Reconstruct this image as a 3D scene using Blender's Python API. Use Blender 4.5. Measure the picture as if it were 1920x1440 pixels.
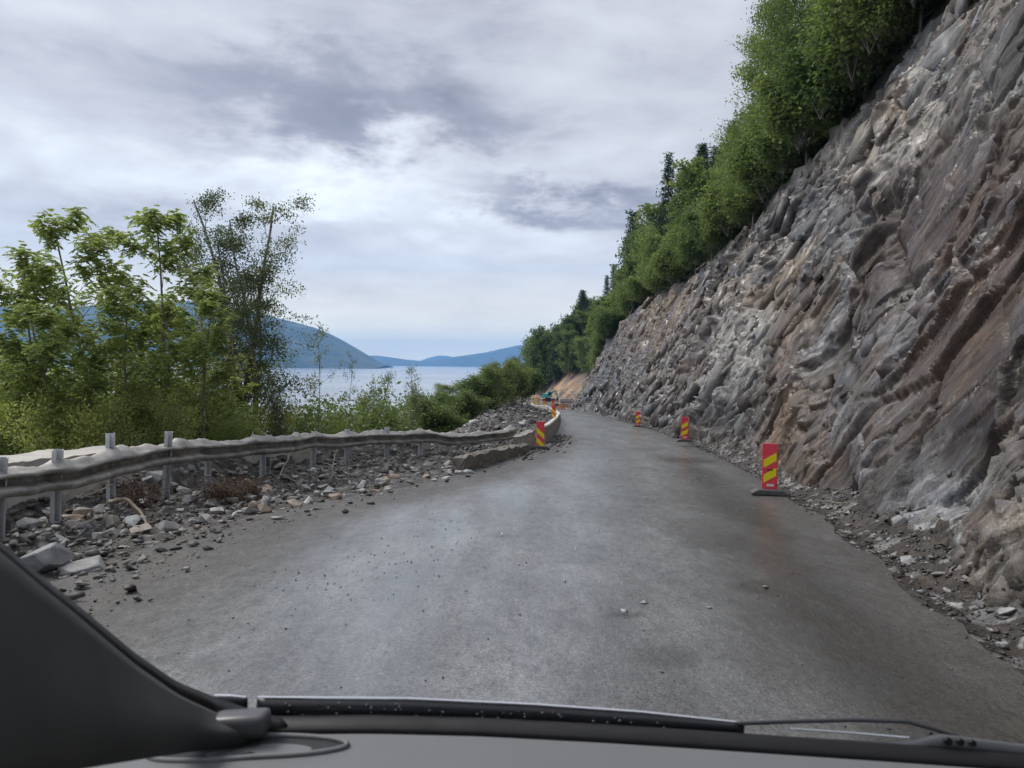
import bpy, bmesh, math, random
import numpy as np
from mathutils import Vector, Matrix
random.seed(7); RNG = np.random.default_rng(11)
for o in list(bpy.data.objects): bpy.data.objects.remove(o)
S = bpy.context.scene; COL = S.collection
R = math.radians

# ------------------------------------------------------------------ camera
F = 1442.0; PITCH = R(1.47); ROLL = R(0.6); CAMZ = 1.6
fwd = np.array([0, math.cos(PITCH), -math.sin(PITCH)])
up0 = np.array([0, math.sin(PITCH), math.cos(PITCH)])
rt = np.array([math.cos(ROLL), 0, 0]) + math.sin(ROLL)*up0
upv = math.cos(ROLL)*up0 - math.sin(ROLL)*np.array([1., 0, 0])
cd = bpy.data.cameras.new('camera'); cam = bpy.data.objects.new('camera', cd); COL.objects.link(cam)
M4 = Matrix.Identity(4)
for i in range(3):
    M4[i][0] = rt[i]; M4[i][1] = upv[i]; M4[i][2] = -fwd[i]
M4[2][3] = CAMZ
cam.matrix_world = M4
cd.sensor_width = 36; cd.lens = F/1920*36; cd.clip_start = 0.02; cd.clip_end = 40000
cd.dof.use_dof = True; cd.dof.focus_distance = 16; cd.dof.aperture_fstop = 9
S.camera = cam

# ------------------------------------------------------------------ light
SUN_EL, SUN_AZ = 48, -60     # azimuth measured from +Y towards +X
sd = bpy.data.lights.new('sun', 'SUN'); sd.energy = 1.5; sd.angle = R(25); sd.color = (1, .96, .9)
so = bpy.data.objects.new('sun', sd); COL.objects.link(so)
sdir = Vector((math.cos(R(SUN_EL))*math.sin(R(SUN_AZ)), math.cos(R(SUN_EL))*math.cos(R(SUN_AZ)), math.sin(R(SUN_EL))))
so.rotation_euler = sdir.to_track_quat('Z', 'Y').to_euler()
S.view_settings.view_transform = 'Standard'; S.view_settings.look = 'None'
S.view_settings.exposure = 0.84; S.view_settings.gamma = 1

class NT:
    def __init__(s, tree): s.t = tree; s.n = tree.nodes; s.l = tree.links
    def new(s, typ, **kw):
        nd = s.n.new(typ)
        for k, v in kw.items(): setattr(nd, k, v)
        return nd
    def put(s, sock, v):
        if v is None: return
        if isinstance(v, bpy.types.NodeSocket): s.l.new(v, sock)
        else: sock.default_value = v
    def math(s, op, a, b=None, c=None, clamp=False):
        nd = s.new('ShaderNodeMath', operation=op); nd.use_clamp = clamp
        for i, v in enumerate((a, b, c)): s.put(nd.inputs[i], v)
        return nd.outputs[0]
    def noise(s, vec, scale, detail=5, rough=.55, dist=0, dim='3D'):
        nd = s.new('ShaderNodeTexNoise', noise_dimensions=dim)
        s.put(nd.inputs['Vector'], vec); nd.inputs['Scale'].default_value = scale
        nd.inputs['Detail'].default_value = detail; nd.inputs['Roughness'].default_value = rough
        nd.inputs['Distortion'].default_value = dist
        return nd.outputs['Fac']
    def ramp(s, fac, stops, interp='LINEAR'):
        nd = s.new('ShaderNodeValToRGB'); cr = nd.color_ramp; cr.interpolation = interp
        while len(cr.elements) < len(stops): cr.elements.new(.5)
        for e, (p, c) in zip(cr.elements, stops):
            e.position = p; e.color = tuple(c)+(1,) if len(c) == 3 else c
        s.put(nd.inputs[0], fac); return nd.outputs[0]
    def mapr(s, v, a, b, c, d):
        nd = s.new('ShaderNodeMapRange')
        for i, x in enumerate((v, a, b, c, d)): s.put(nd.inputs[i], x)
        return nd.outputs[0]
    def mix(s, fac, a, b, mode='MIX'):
        nd = s.new('ShaderNodeMix', data_type='RGBA', blend_type=mode)
        s.put(nd.inputs[0], fac)
        s.put(nd.inputs[6], a if isinstance(a, bpy.types.NodeSocket) else tuple(a)+(1,))
        s.put(nd.inputs[7], b if isinstance(b, bpy.types.NodeSocket) else tuple(b)+(1,))
        return nd.outputs[2]
    def mapping(s, vec, scale=(1, 1, 1), rot=(0, 0, 0)):
        nd = s.new('ShaderNodeMapping'); s.put(nd.inputs[0], vec)
        nd.inputs['Scale'].default_value = scale; nd.inputs['Rotation'].default_value = rot
        return nd.outputs[0]

W = bpy.data.worlds.new('World'); S.world = W; W.use_nodes = True
w = NT(W.node_tree); w.n.clear()
wo = w.new('ShaderNodeOutputWorld'); bg1 = w.new('ShaderNodeBackground'); bg2 = w.new('ShaderNodeBackground')
sky = w.new('ShaderNodeTexSky', sky_type='NISHITA'); sky.sun_disc = False
sky.sun_elevation = R(SUN_EL); sky.sun_rotation = R(SUN_AZ)
w.put(bg1.inputs[0], sky.outputs[0]); bg1.inputs[1].default_value = 0.08
tc = w.new('ShaderNodeTexCoord').outputs['Generated']
sx = w.new('ShaderNodeSeparateXYZ'); w.put(sx.inputs[0], tc)
X, Y, Z = sx.outputs
zc = w.math('MAXIMUM', Z, 0.0)
den = w.math('ADD', zc, 0.16)
cb = w.new('ShaderNodeCombineXYZ'); w.put(cb.inputs[0], w.math('DIVIDE', X, den)); w.put(cb.inputs[1], w.math('DIVIDE', Y, den))
pl = cb.outputs[0]
n1 = w.noise(w.mapping(pl, (1.0, 1.25, 1)), 0.95, 9, .52, .5)
n2 = w.noise(pl, 2.6, 8, .5, .2)
n3 = w.noise(w.mapping(tc, (1, 1, 3.2)), 3.2, 9, .58, .35)
n4 = w.noise(w.mapping(tc, (1, 1, 2.4)), 9, 8, .6, .2)
az = w.math('ARCTAN2', X, Y)
el = w.math('ARCSINE', Z)
azw = w.math('ADD', az, w.math('MULTIPLY', w.math('SUBTRACT', n3, .5), .34))
elw = w.math('ADD', el, w.math('MULTIPLY', w.math('SUBTRACT', n4, .5), .2))
def blob(px, py, rx, ry, amp):
    a = math.atan((px-960)/F); e = math.atan((683-py)/F*math.cos(a))
    dx = w.math('DIVIDE', w.math('SUBTRACT', azw, a), rx/F)
    dy = w.math('DIVIDE', w.math('SUBTRACT', elw, e), ry/F)
    r2 = w.math('ADD', w.math('MULTIPLY', dx, dx), w.math('MULTIPLY', dy, dy))
    return w.math('MULTIPLY', w.math('EXPONENT', w.math('MULTIPLY', r2, -1.0)), amp)
val = w.math('ADD', w.math('MULTIPLY', w.math('SUBTRACT', n1, .5), 0.55), w.math('MULTIPLY', w.math('SUBTRACT', n2, .5), 0.42))
val = w.math('ADD', val, w.math('MULTIPLY', w.math('SUBTRACT', n3, .5), 0.75))
val = w.math('ADD', val, .475)
for b in [(600, 165, 330, 75, -.36), (760, 235, 230, 40, -.28), (1010, 385, 190, 34, -.44), (1130, 410, 120, 30, -.14), (880, 350, 60, 25, -.1),
          (700, 360, 220, 60, .34), (300, 80, 330, 60, .1), (900, 420, 120, 40, .16), (230, 330, 300, 60, .12), (1180, 230, 200, 120, .02),
          (900, 20, 300, 80, -.08), (150, 420, 260, 40, -.1), (620, 500, 400, 60, .05)]:
    val = w.math('ADD', val, blob(*b))
low = w.mapr(el, 0.02, 0.16, 1, 0); lowb = w.mapr(el, 0.0, 0.09, 1.9, 1)
val = w.mix(low, w.mix(0, (1, 1, 1), (1, 1, 1)), (1, 1, 1)) if False else w.math('ADD', w.math('MULTIPLY', val, w.math('SUBTRACT', 1, w.math('MULTIPLY', low, .75))), w.math('MULTIPLY', low, .75*.58))
colr = w.ramp(val, [(.0, (.19, .195, .235)), (.22, (.27, .275, .32)), (.42, (.405, .412, .45)), (.6, (.50, .52, .555)), (.8, (.63, .67, .715)), (1, (.72, .765, .80))])
tint = w.mix(w.mapr(el, 0.0, 0.12, 1, 0), (1, 1, 1), (2.3, 1.95, 1.22)); tint.node.clamp_factor = True
colr = w.mix(1.0, colr, tint, 'MULTIPLY')
w.put(bg2.inputs[0], colr); bg2.inputs[1].default_value = .93
mxs = w.new('ShaderNodeMixShader'); mxs.inputs[0].default_value = .95
w.l.new(bg1.outputs[0], mxs.inputs[1]); w.l.new(bg2.outputs[0], mxs.inputs[2]); w.l.new(mxs.outputs[0], wo.inputs[0])

# ------------------------------------------------------------------ helpers
def rayd(px, py): return fwd + rt*((px-960)/F) + upv*((720-py)/F)
def at(px, py, y):
    d = rayd(px, py); k = y/d[1]
    return np.array([d[0]*k, y, CAMZ+d[2]*k])
def proj(P):
    V = P - np.array([0, 0, CAMZ]); f = V@fwd
    return 960+F*(V@rt)/f, 720-F*(V@upv)/f
def zr(y): return np.interp(y, [-60, 120, 260, 800], [2.7, -5.4, -10.7, -14])
def smooth_interp(xs, ys, w_=1.2):
    gx = np.arange(xs[0]-10, xs[-1]+10, .25); gy = np.interp(gx, xs, ys)
    out = gy.copy()
    for i, x in enumerate(gx):
        hw = max(1, int((w_+abs(x)*.05)/.25)); out[i] = gy[max(0, i-hw):i+hw+1].mean()
    return lambda v: np.interp(v, gx, out)
xl = smooth_interp([-60, 4, 6, 8.8, 10, 11.4, 13, 15.2, 19, 23, 29, 51, 80, 108, 130, 160, 200, 240, 400], [-3.7, -3.6, -3.6, -3.45, -3.2, -2.6, -1.8, -.95, -.1, .75, 1.75, 3.45, 4.6, 5.4, 5.2, 4.8, 4, 1, -2])
xr = smooth_interp([-60, 0, 4.3, 6.6, 11, 14, 17.7, 27, 31, 44, 51, 80, 110, 130, 160, 200, 240, 400], [2.6, 2.7, 2.85, 3.4, 4.25, 4.8, 5.3, 6.35, 6.75, 7.7, 8.0, 8.9, 8.5, 8.8, 9.5, 9.0, 5, 3])
xf = smooth_interp([-60, 2, 4, 6, 8, 10, 13, 18, 27, 44, 60, 80, 110, 125, 150, 190, 210, 225, 240, 260, 400, 800], [3.6, 3.5, 3.5, 3.9, 4.35, 4.75, 5.35, 6.2, 7.2, 8.5, 9.1, 9.7, 9.3, 9.5, 11, 12.5, 12, 9, 6.5, 5, 6, 14])
xb = smooth_interp([-60, 0, 4, 7, 9, 11.2, 12.6, 14.4, 17.2, 18.7, 19.9, 22.2, 24.7, 29, 51, 80, 108, 116, 122, 160, 230, 800], [-5, -4.8, -5, -5.2, -5.15, -4.9, -4.75, -4.45, -3.55, -2.9, -2.2, -.9, .3, 1.2, 3, 4.2, 4.9, 4.7, 4.2, 4.2, 2, -6], .3)
HH = lambda y: np.interp(y, [0, 10, 27, 44, 60, 92, 110, 120, 132, 150, 190, 215, 235, 260, 400], [13, 14, 14, 12.2, 11.8, 12.3, 10.3, 9, 6.5, 5, 5, 7, 9, 9, 9])
DX = lambda y: np.interp(y, [0, 20, 110, 132, 150, 235, 800], [5.6, 6, 4.6, 5, 6, 8, 8])

def hsh(ix, iy, seed):
    a = (ix.astype(np.int64)*374761393 + iy.astype(np.int64)*668265263 + seed*2246822519) & 0xffffffff
    a = ((a ^ (a >> 13))*1274126177) & 0xffffffff
    a = ((a ^ (a >> 15))*2654435761) & 0xffffffff
    return ((a ^ (a >> 16)) & 0xffffff)/float(0xffffff)
def vn(x, y, seed=0):
    ix = np.floor(x); iy = np.floor(y); fx = x-ix; fy = y-iy
    fx = fx*fx*(3-2*fx); fy = fy*fy*(3-2*fy)
    a = hsh(ix, iy, seed); b = hsh(ix+1, iy, seed); c = hsh(ix, iy+1, seed); d = hsh(ix+1, iy+1, seed)
    return (a*(1-fx)+b*fx)*(1-fy)+(c*(1-fx)+d*fx)*fy
def fbm(x, y, seed=0, o=4, g=.5):
    s = 0; a = 1; t = 0
    for i in range(o):
        s = s+a*vn(x*2**i+i*17.3, y*2**i+i*9.1, seed+i); t += a; a *= g
    return s/t-.5
def facet(x, y, seed):
    ix = np.floor(x); iy = np.floor(y)
    best = np.full(x.shape, 1e9); sec = best.copy(); bi = ix.copy(); bj = iy.copy(); bx = x*0; by = x*0
    for i in (-1, 0, 1):
        for j in (-1, 0, 1):
            cx = ix+i; cy = iy+j
            px = cx+.1+.8*hsh(cx, cy, seed); py = cy+.1+.8*hsh(cx, cy, seed+1)
            d = (px-x)**2+(py-y)**2
            m = d < best
            sec = np.where(m, best, np.minimum(sec, d))
            best = np.where(m, d, best); bi = np.where(m, cx, bi); bj = np.where(m, cy, bj)
            bx = np.where(m, x-px, bx); by = np.where(m, y-py, by)
    r = [hsh(bi, bj, seed+k) for k in (5, 6, 7, 8)]
    return r, bx, by, np.sqrt(sec)-np.sqrt(best)

def tag(o, label=None, cat=None, group=None, kind=None):
    for k, v in (('label', label), ('category', cat), ('group', group), ('kind', kind)):
        if v: o[k] = v
    return o
def mk(name, me, parent=None, mat=None):
    o = bpy.data.objects.new(name, me); COL.objects.link(o)
    if mat and not me.materials: me.materials.append(mat)
    if parent: o.parent = parent
    return o
def empty(name, loc=(0, 0, 0), rz=0):
    o = bpy.data.objects.new(name, None); COL.objects.link(o); o.location = loc; o.rotation_euler = (0, 0, rz); return o
def npmesh(name, verts, faces, colors=None, smooth=False, attr=None):
    """verts (n,3); faces (m,k) numpy"""
    me = bpy.data.meshes.new(name); verts = np.asarray(verts, dtype=np.float32); faces = np.asarray(faces, dtype=np.int32)
    k = faces.shape[1]
    me.vertices.add(len(verts)); me.vertices.foreach_set('co', verts.ravel())
    me.loops.add(faces.size); me.loops.foreach_set('vertex_index', faces.ravel())
    me.polygons.add(len(faces)); me.polygons.foreach_set('loop_start', np.arange(0, faces.size, k, dtype=np.int32))
    if smooth: me.polygons.foreach_set('use_smooth', np.ones(len(faces), dtype=bool))
    if colors is not None:
        a = me.color_attributes.new('tint', 'FLOAT_COLOR', 'POINT')
        c = np.ones((len(verts), 4), dtype=np.float32); c[:, :3] = colors; a.data.foreach_set('color', c.ravel())
    if attr is not None:
        for nme, vals in attr.items():
            a = me.attributes.new(nme, 'FLOAT', 'POINT'); a.data.foreach_set('value', np.asarray(vals, dtype=np.float32).ravel())
    me.update(calc_edges=True); me.validate(); return me
def grid_faces(nr, nc):
    i = np.arange(nr-1)[:, None]*nc + np.arange(nc-1)[None, :]; i = i.ravel()
    return np.stack([i, i+1, i+nc+1, i+nc], 1)
def bmmesh(name, fn, bevel=0, smooth=False):
    bm = bmesh.new(); fn(bm)
    if bevel: bmesh.ops.bevel(bm, geom=list(bm.edges), offset=bevel, segments=2, affect='EDGES', profile=.6)
    bmesh.ops.recalc_face_normals(bm, faces=bm.faces)
    me = bpy.data.meshes.new(name); bm.to_mesh(me); bm.free()
    if smooth:
        for p in me.polygons: p.use_smooth = True
    return me
def box(bm, c, s, rot=None):
    r = bmesh.ops.create_cube(bm, size=1); 
    m = Matrix.Translation(c) @ (rot.to_4x4() if rot else Matrix.Identity(4)) @ Matrix.Diagonal((*s, 1))
    bmesh.ops.transform(bm, matrix=m, verts=r['verts']); return r['verts']
def cyl(bm, c, r1, r2, h, seg=16, rot=None):
    r = bmesh.ops.create_cone(bm, cap_ends=True, segments=seg, radius1=r1, radius2=r2, depth=h)
    m = Matrix.Translation(c) @ (rot.to_4x4() if rot else Matrix.Identity(4))
    bmesh.ops.transform(bm, matrix=m, verts=r['verts']); return r['verts']
def poly_extrude(bm, pts2, y0, y1):
    """polygon in XZ extruded in Y"""
    a = [bm.verts.new((x, y0, z)) for x, z in pts2]; b = [bm.verts.new((x, y1, z)) for x, z in pts2]
    bm.faces.new(a); bm.faces.new(b[::-1]); n = len(a)
    for i in range(n): bm.faces.new((a[i], b[i], b[(i+1) % n], a[(i+1) % n]))
def tubes(paths, sides=5):
    """paths: list of (pts(n,3), radii(n)) -> verts, quads"""
    V = []; Fc = []; off = 0
    ang = np.arange(sides)*2*math.pi/sides; ca, sa = np.cos(ang), np.sin(ang)
    for pts, rad in paths:
        pts = np.asarray(pts, float); n = len(pts)
        t = np.gradient(pts, axis=0); t /= np.linalg.norm(t, axis=1)[:, None]+1e-9
        ref = np.where(np.abs(t[:, 2:3]) > .9, np.array([[1., 0, 0]]), np.array([[0, 0, 1.]]))
        a = np.cross(t, ref); a /= np.linalg.norm(a, axis=1)[:, None]+1e-9; b = np.cross(t, a)
        ring = pts[:, None, :]+(a[:, None, :]*ca[None, :, None]+b[:, None, :]*sa[None, :, None])*np.asarray(rad)[:, None, None]
        V.append(ring.reshape(-1, 3))
        i = np.arange(n-1)[:, None]*sides; j = np.arange(sides)[None, :]; j2 = (j+1) % sides
        Fc.append(np.stack([i+j, i+j2, i+sides+j2, i+sides+j], -1).reshape(-1, 4)+off); off += n*sides
    return np.concatenate(V), np.concatenate(Fc)

# ------------------------------------------------------------------ materials
def newmat(name):
    m = bpy.data.materials.new(name); m.use_nodes = True; t = NT(m.node_tree)
    return m, t, t.n['Principled BSDF'], t.n['Material Output']
def simple(name, col, rough=.6, metal=0, bump=0, bscale=40, var=.12, nscale=8, spec=.5):
    m, t, p, o = newmat(name)
    co = t.new('ShaderNodeTexCoord').outputs['Object']
    n = t.noise(co, nscale, 6, .6)
    c = t.mix(n, tuple(max(0, x*(1-var*2)) for x in col), tuple(min(1, x*(1+var*2)) for x in col))
    t.put(p.inputs['Base Color'], c); p.inputs['Metallic'].default_value = metal
    t.put(p.inputs['Roughness'], t.mapr(t.noise(co, nscale*2.3, 4), .3, .7, max(.03, rough-.12), min(1, rough+.12)))
    p.inputs['Specular IOR Level'].default_value = spec
    if bump:
        b = t.new('ShaderNodeBump'); b.inputs['Strength'].default_value = bump; b.inputs['Distance'].default_value = .01
        t.put(b.inputs['Height'], t.noise(co, bscale, 6, .65)); t.l.new(b.outputs[0], p.inputs['Normal'])
    return m
def rockmat(name, bumpd=.05, wet=.5, base_gain=1.0, sc=1.0):
    m, t, p, o = newmat(name)
    g = t.new('ShaderNodeNewGeometry'); pos = g.outputs['Position']
    at_ = t.new('ShaderNodeAttribute', attribute_name='tint').outputs['Color']
    q = t.mapping(t.mapping(pos, (1, 1, 1), (R(42), 0, 0)), (1, .22, 1.7))
    n = t.noise(q, 1.1*sc, 8, .65, .4); n2 = t.noise(q, 7*sc, 8, .7, .3); n3 = t.noise(pos, 38*sc, 5, .7)
    c = t.mix(1, at_, t.ramp(n, [(.3, (.42, .40, .39)), (.5, (1, 1, 1)), (.72, (1.75, 1.7, 1.6))]), 'MULTIPLY')
    c = t.mix(.85, c, t.ramp(n2, [(.32, (.3, .29, .29)), (.5, (1, 1, 1)), (.72, (2.0, 2.0, 2.0))]), 'MULTIPLY')
    c = t.mix(.8, c, t.ramp(n3, [(.3, (.4, .4, .4)), (.6, (1.15, 1.15, 1.15)), (.72, (2.2, 2.15, 2.1))]), 'MULTIPLY')
    if base_gain != 1: c = t.mix(1, c, (base_gain,)*3, 'MULTIPLY')
    t.put(p.inputs['Base Color'], c)
    wn = t.noise(t.mapping(pos, (1, .7, .25)), .9*sc, 5, .6)
    t.put(p.inputs['Roughness'], t.mapr(wn, .42, .62, .72, .72-wet*.62))
    p.inputs['Specular IOR Level'].default_value = .5
    b = t.new('ShaderNodeBump'); b.inputs['Strength'].default_value = .9; b.inputs['Distance'].default_value = bumpd
    hgt = t.math('ADD', t.noise(q, 5*sc, 9, .72, .5), t.math('MULTIPLY', n3, .25))
    t.put(b.inputs['Height'], hgt); t.l.new(b.outputs[0], p.inputs['Normal'])
    return m
M = {}
M['cliff'] = rockmat('rock', .03, 1.0, .40)
M['rubble'] = rockmat('rubble', .03, .3, 1, 2.5)
M['stone'] = None
def stonemat(name, cols, rough=.6):
    m, t, p, o = newmat(name)
    oi = t.new('ShaderNodeObjectInfo').outputs['Random']; g = t.new('ShaderNodeNewGeometry')
    isl = g.outputs['Random Per Island']; pos = g.outputs['Position']
    r = t.math('FRACT', t.math('ADD', oi, isl))
    c = t.ramp(r, [(i/(len(cols)-1), c_) for i, c_ in enumerate(cols)])
    n = t.noise(pos, 9, 8, .7); n2 = t.noise(pos, 60, 4, .7)
    c = t.mix(1, c, t.ramp(n, [(.3, (.55, .53, .5)), (.55, (1, 1, 1)), (.75, (1.35, 1.35, 1.35))]), 'MULTIPLY')
    c = t.mix(.5, c, t.ramp(n2, [(.3, (.6, .6, .6)), (.7, (1.4, 1.4, 1.4))]), 'MULTIPLY')
    t.put(p.inputs['Base Color'], c); p.inputs['Roughness'].default_value = rough
    b = t.new('ShaderNodeBump'); b.inputs['Strength'].default_value = .8; b.inputs['Distance'].default_value = .015
    t.put(b.inputs['Height'], t.noise(pos, 14, 8, .7)); t.l.new(b.outputs[0], p.inputs['Normal'])
    return m
GREY = [(.2, .205, .21), (.33, .335, .34), (.15, .15, .155), (.40, .39, .37), (.25, .25, .255), (.34, .29, .24)]
M['stone'] = stonemat('stone', GREY)
M['stone_tan'] = stonemat('stone_tan', [(.31, .235, .18), (.36, .29, .225), (.26, .21, .17)])
M['stone_pale'] = stonemat('stone_pale', [(.40, .40, .40), (.46, .46, .45)])
M['gravel'] = stonemat('gravel', [(.045, .042, .039), (.11, .11, .11), (.07, .06, .052), (.24, .24, .24), (.05, .046, .04), (.38, .38, .37), (.06, .055, .05), (.17, .14, .115)])
def leafmat(name, cols, rough=.55, transl=.35):
    m, t, p, o = newmat(name)
    g = t.new('ShaderNodeNewGeometry'); oi = t.new('ShaderNodeObjectInfo').outputs['Random']
    r = t.math('FRACT', t.math('ADD', g.outputs['Random Per Island'], t.math('MULTIPLY', oi, .2)))
    c = t.ramp(r, [(i/(len(cols)-1), c_) for i, c_ in enumerate(cols)])
    c = t.mix(1, c, t.ramp(oi, [(0, (.62, .72, .66)), (.35, (.9, .95, .9)), (.6, (1.05, 1.05, 1)), (1, (1.28, 1.24, 1.12))]), 'MULTIPLY')
    t.put(p.inputs['Base Color'], c); p.inputs['Roughness'].default_value = rough; p.inputs['Specular IOR Level'].default_value = .35
    tr = t.new('ShaderNodeBsdfTranslucent'); t.put(tr.inputs[0], t.mix(1, c, (1.3, 1.4, .8), 'MULTIPLY'))
    mx = t.new('ShaderNodeMixShader'); mx.inputs[0].default_value = transl
    t.l.new(p.outputs[0], mx.inputs[1]); t.l.new(tr.outputs[0], mx.inputs[2]); t.l.new(mx.outputs[0], o.inputs[0])
    return m
M['leaf'] = leafmat('leaf_forest', [(.095, .135, .06), (.15, .20, .08), (.20, .245, .10), (.11, .155, .07), (.28, .30, .13)], transl=.45)
M['leaf_ash'] = leafmat('leaf_ash', [(.20, .235, .095), (.34, .375, .15), (.50, .52, .25), (.40, .43, .18), (.24, .275, .12)], .45, .5)
M['leaf_birch'] = leafmat('leaf_birch', [(.10, .12, .07), (.14, .165, .09), (.11, .13, .075), (.18, .2, .12)], .5)
M['leaf_willow'] = leafmat('leaf_willow', [(.13, .17, .065), (.18, .23, .085), (.22, .25, .10), (.14, .18, .07)], .5)
M['needle'] = leafmat('leaf_spruce', [(.045, .075, .038), (.07, .105, .05), (.055, .09, .045)], .6, .2)
M['bark'] = simple('bark', (.17, .155, .13), .85, bump=.6, bscale=25)
M['bark_pale'] = simple('bark_pale', (.34, .32, .28), .8, bump=.4, bscale=25, var=.25, nscale=5)
def birchmat():
    m, t, p, o = newmat('birch_bark')
    co = t.new('ShaderNodeTexCoord').outputs['Object']
    n = t.noise(t.mapping(co, (3, 3, 14)), 2.2, 5, .6)
    t.put(p.inputs['Base Color'], t.ramp(n, [(.42, (.05, .045, .04)), (.5, (.36, .33, .3)), (.7, (.6, .57, .53))])); p.inputs['Roughness'].default_value = .7
    return m
M['birch'] = birchmat()
def steelmat():
    m, t, p, o = newmat('dusty_galvanised_steel')
    g = t.new('ShaderNodeNewGeometry'); pos = g.outputs['Position']
    n = t.noise(pos, 3.2, 8, .65, .6); n2 = t.noise(pos, 22, 6, .7)
    c = t.ramp(n, [(.35, (.17, .165, .155)), (.5, (.29, .285, .27)), (.62, (.45, .44, .42)), (.8, (.33, .33, .33))])
    c = t.mix(.6, c, t.ramp(n2, [(.3, (.55, .53, .5)), (.7, (1.3, 1.3, 1.3))]), 'MULTIPLY')
    du = t.new('ShaderNodeAttribute', attribute_name='dust').outputs['Fac']
    c = t.mix(t.math('MULTIPLY', du, t.mapr(n, .3, .6, .95, .5)), c, t.mix(n2, (.22, .21, .195), (.50, .485, .455)))
    t.put(p.inputs['Base Color'], c); t.put(p.inputs['Metallic'], t.mapr(n, .35, .65, .45, .1)); p.inputs['Roughness'].default_value = .55
    b = t.new('ShaderNodeBump'); b.inputs['Strength'].default_value = .5; b.inputs['Distance'].default_value = .01
    t.put(b.inputs['Height'], t.noise(pos, 18, 6, .6)); t.l.new(b.outputs[0], p.inputs['Normal'])
    return m
M['steel'] = steelmat()
M['post'] = simple('galvanised_post', (.55, .57, .60), .40, .5, .3, 30, .2, 6)
M['concrete'] = simple('concrete', (.30, .275, .245), .85, bump=.7, bscale=22, var=.22, nscale=4)
M['concrete_pale'] = simple('concrete_pale', (.50, .47, .43), .85, bump=.6, bscale=22, var=.16, nscale=4)
M['cap'] = simple('pale_cap', (.62, .61, .58), .7, var=.06)
M['red'] = simple('red_sheeting', (.85, .06, .09), .38, var=.14, nscale=12)
M['yellow'] = simple('yellow_sheeting', (.88, .76, .01), .35, var=.05)
M['white'] = simple('white_sticker', (.75, .75, .75), .4, var=.05)
M['black'] = simple('black_plastic', (.015, .015, .016), .5, var=.1)
M['rubber'] = simple('recycled_rubber', (.085, .083, .08), .6, bump=.5, bscale=60, var=.3)
M['teal'] = simple('teal_paint', (.06, .42, .42), .4, var=.12)
M['dark_metal'] = simple('dark_metal', (.04, .04, .042), .5, .3)
M['orange'] = simple('orange_board', (.75, .25, .06), .5)
M['glass'] = simple('dark_glass', (.02, .025, .03), .08)
M['root'] = simple('root_bark', (.10, .065, .042), .9, bump=.6, bscale=40, var=.25)
M['log'] = simple('peeled_root', (.30, .245, .19), .8, bump=.5, bscale=30, var=.2)

# ------------------------------------------------------------------ road
ys = [-14.0]
while ys[-1] < 262: ys.append(ys[-1]+max(.10, .0135*abs(ys[-1])))
ys = np.array(ys); nc = 90
lat = np.linspace(0, 1, nc)
YY = np.repeat(ys[:, None], nc, 1); XL = xl(ys)[:, None]; XR = xr(ys)[:, None]
wob = .12*fbm(ys*1.1, ys*0, 3)[:, None]; wob2 = .16*fbm(ys*1.3, ys*0+5, 9)[:, None]
XX = XL-.35+wob*2 + (XR-XL+.45+wob2*2-wob*2)*lat[None, :]
ZZ = zr(YY)+.02*fbm(XX*1.2, YY*.5, 5)+.012*fbm(XX*5, YY*3, 8)
XXr, YYr = XX, YY
def pxpath(pts, off=0):
    out = []
    for px, py in pts:
        d = rayd(px, py); y = 10.
        for _ in range(60):
            k = y/d[1]; z = CAMZ+d[2]*k
            y = y+ .6*((CAMZ-zr(y)-off)/(-d[2]/d[1])-y)
        out.append((d[0]*y/d[1], y))
    return np.array(out)
def blobs_mask(PX, PY, lst):
    s = np.zeros_like(PX)
    for x, y, rx, ry, a, ang in lst:
        c, s_ = math.cos(R(ang)), math.sin(R(ang)); dx = PX-x; dy = PY-y
        u = (dx*c+dy*s_)/rx; v = (-dx*s_+dy*c)/ry; s += a*np.exp(-(u*u+v*v))
    return s
# wet dark wheel track on the right-hand side, drying dusty strip in the middle and left
tr = pxpath([(1280, 860), (1360, 930), (1440, 1010), (1560, 1160), (1760, 1330), (1960, 1500)])
tx = np.interp(YY, tr[::-1, 1], tr[::-1, 0])
wet = np.exp(-((XX-tx)/(np.interp(YY, [3, 8, 20], [1.0, .72, .5])+.3*fbm(YY*.7, YY*0, 4)))**2)*np.clip((24-YY)/8, 0, 1)
wet = np.maximum(wet, .9*np.clip((XX-(tx+.2))/.5, 0, 1)*np.clip((6.5-YY)/4, 0, 1))
wet2 = np.exp(-((XX-(tx-1.5))/.35)**2)*.3*np.clip((40-YY)/10, 0, 1)
n = fbm(XX*1.4, YY*.55, 21, 5, .6); n_f = fbm(XX*5, YY*2.2, 31, 4, .6)
pot = XX*0
for px_, py_, rx_, ry_, a_ in [(1290, 862, .9, 1.2, .8), (1230, 803, 1.3, 1.6, .8), (1120, 800, .9, 2.0, .6), (1160, 788, 1.6, 2.2, .7), (945, 1003, .22, .25, .9), (1170, 1150, .12, .12, .8), (1320, 1000, .5, 1.4, .5), (1010, 1090, .3, .5, .3), (1240, 1230, .3, .3, .5), (1430, 1100, .3, .3, .5)]:
    q_ = pxpath([(px_, py_)])[0]; ww_ = .35*fbm(XX*2.5, YY*1.5, 61, 3)
    pot = np.maximum(pot, a_*np.clip(1.6-1.6*(((XX-q_[0])/rx_)**2+((YY-q_[1])/ry_)**2)+ww_*4, 0, 1))
ZZ = ZZ-.012*pot
wet = np.clip(wet+wet2+n*.55+n_f*.35+pot*.8, 0, 1)
dirt = np.clip(1.3-(XX-XL)/(1.1+1.3*np.clip(n+.3, 0, 1)), 0, 1)*np.clip((60-YY)/30, .3, 1)
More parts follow.
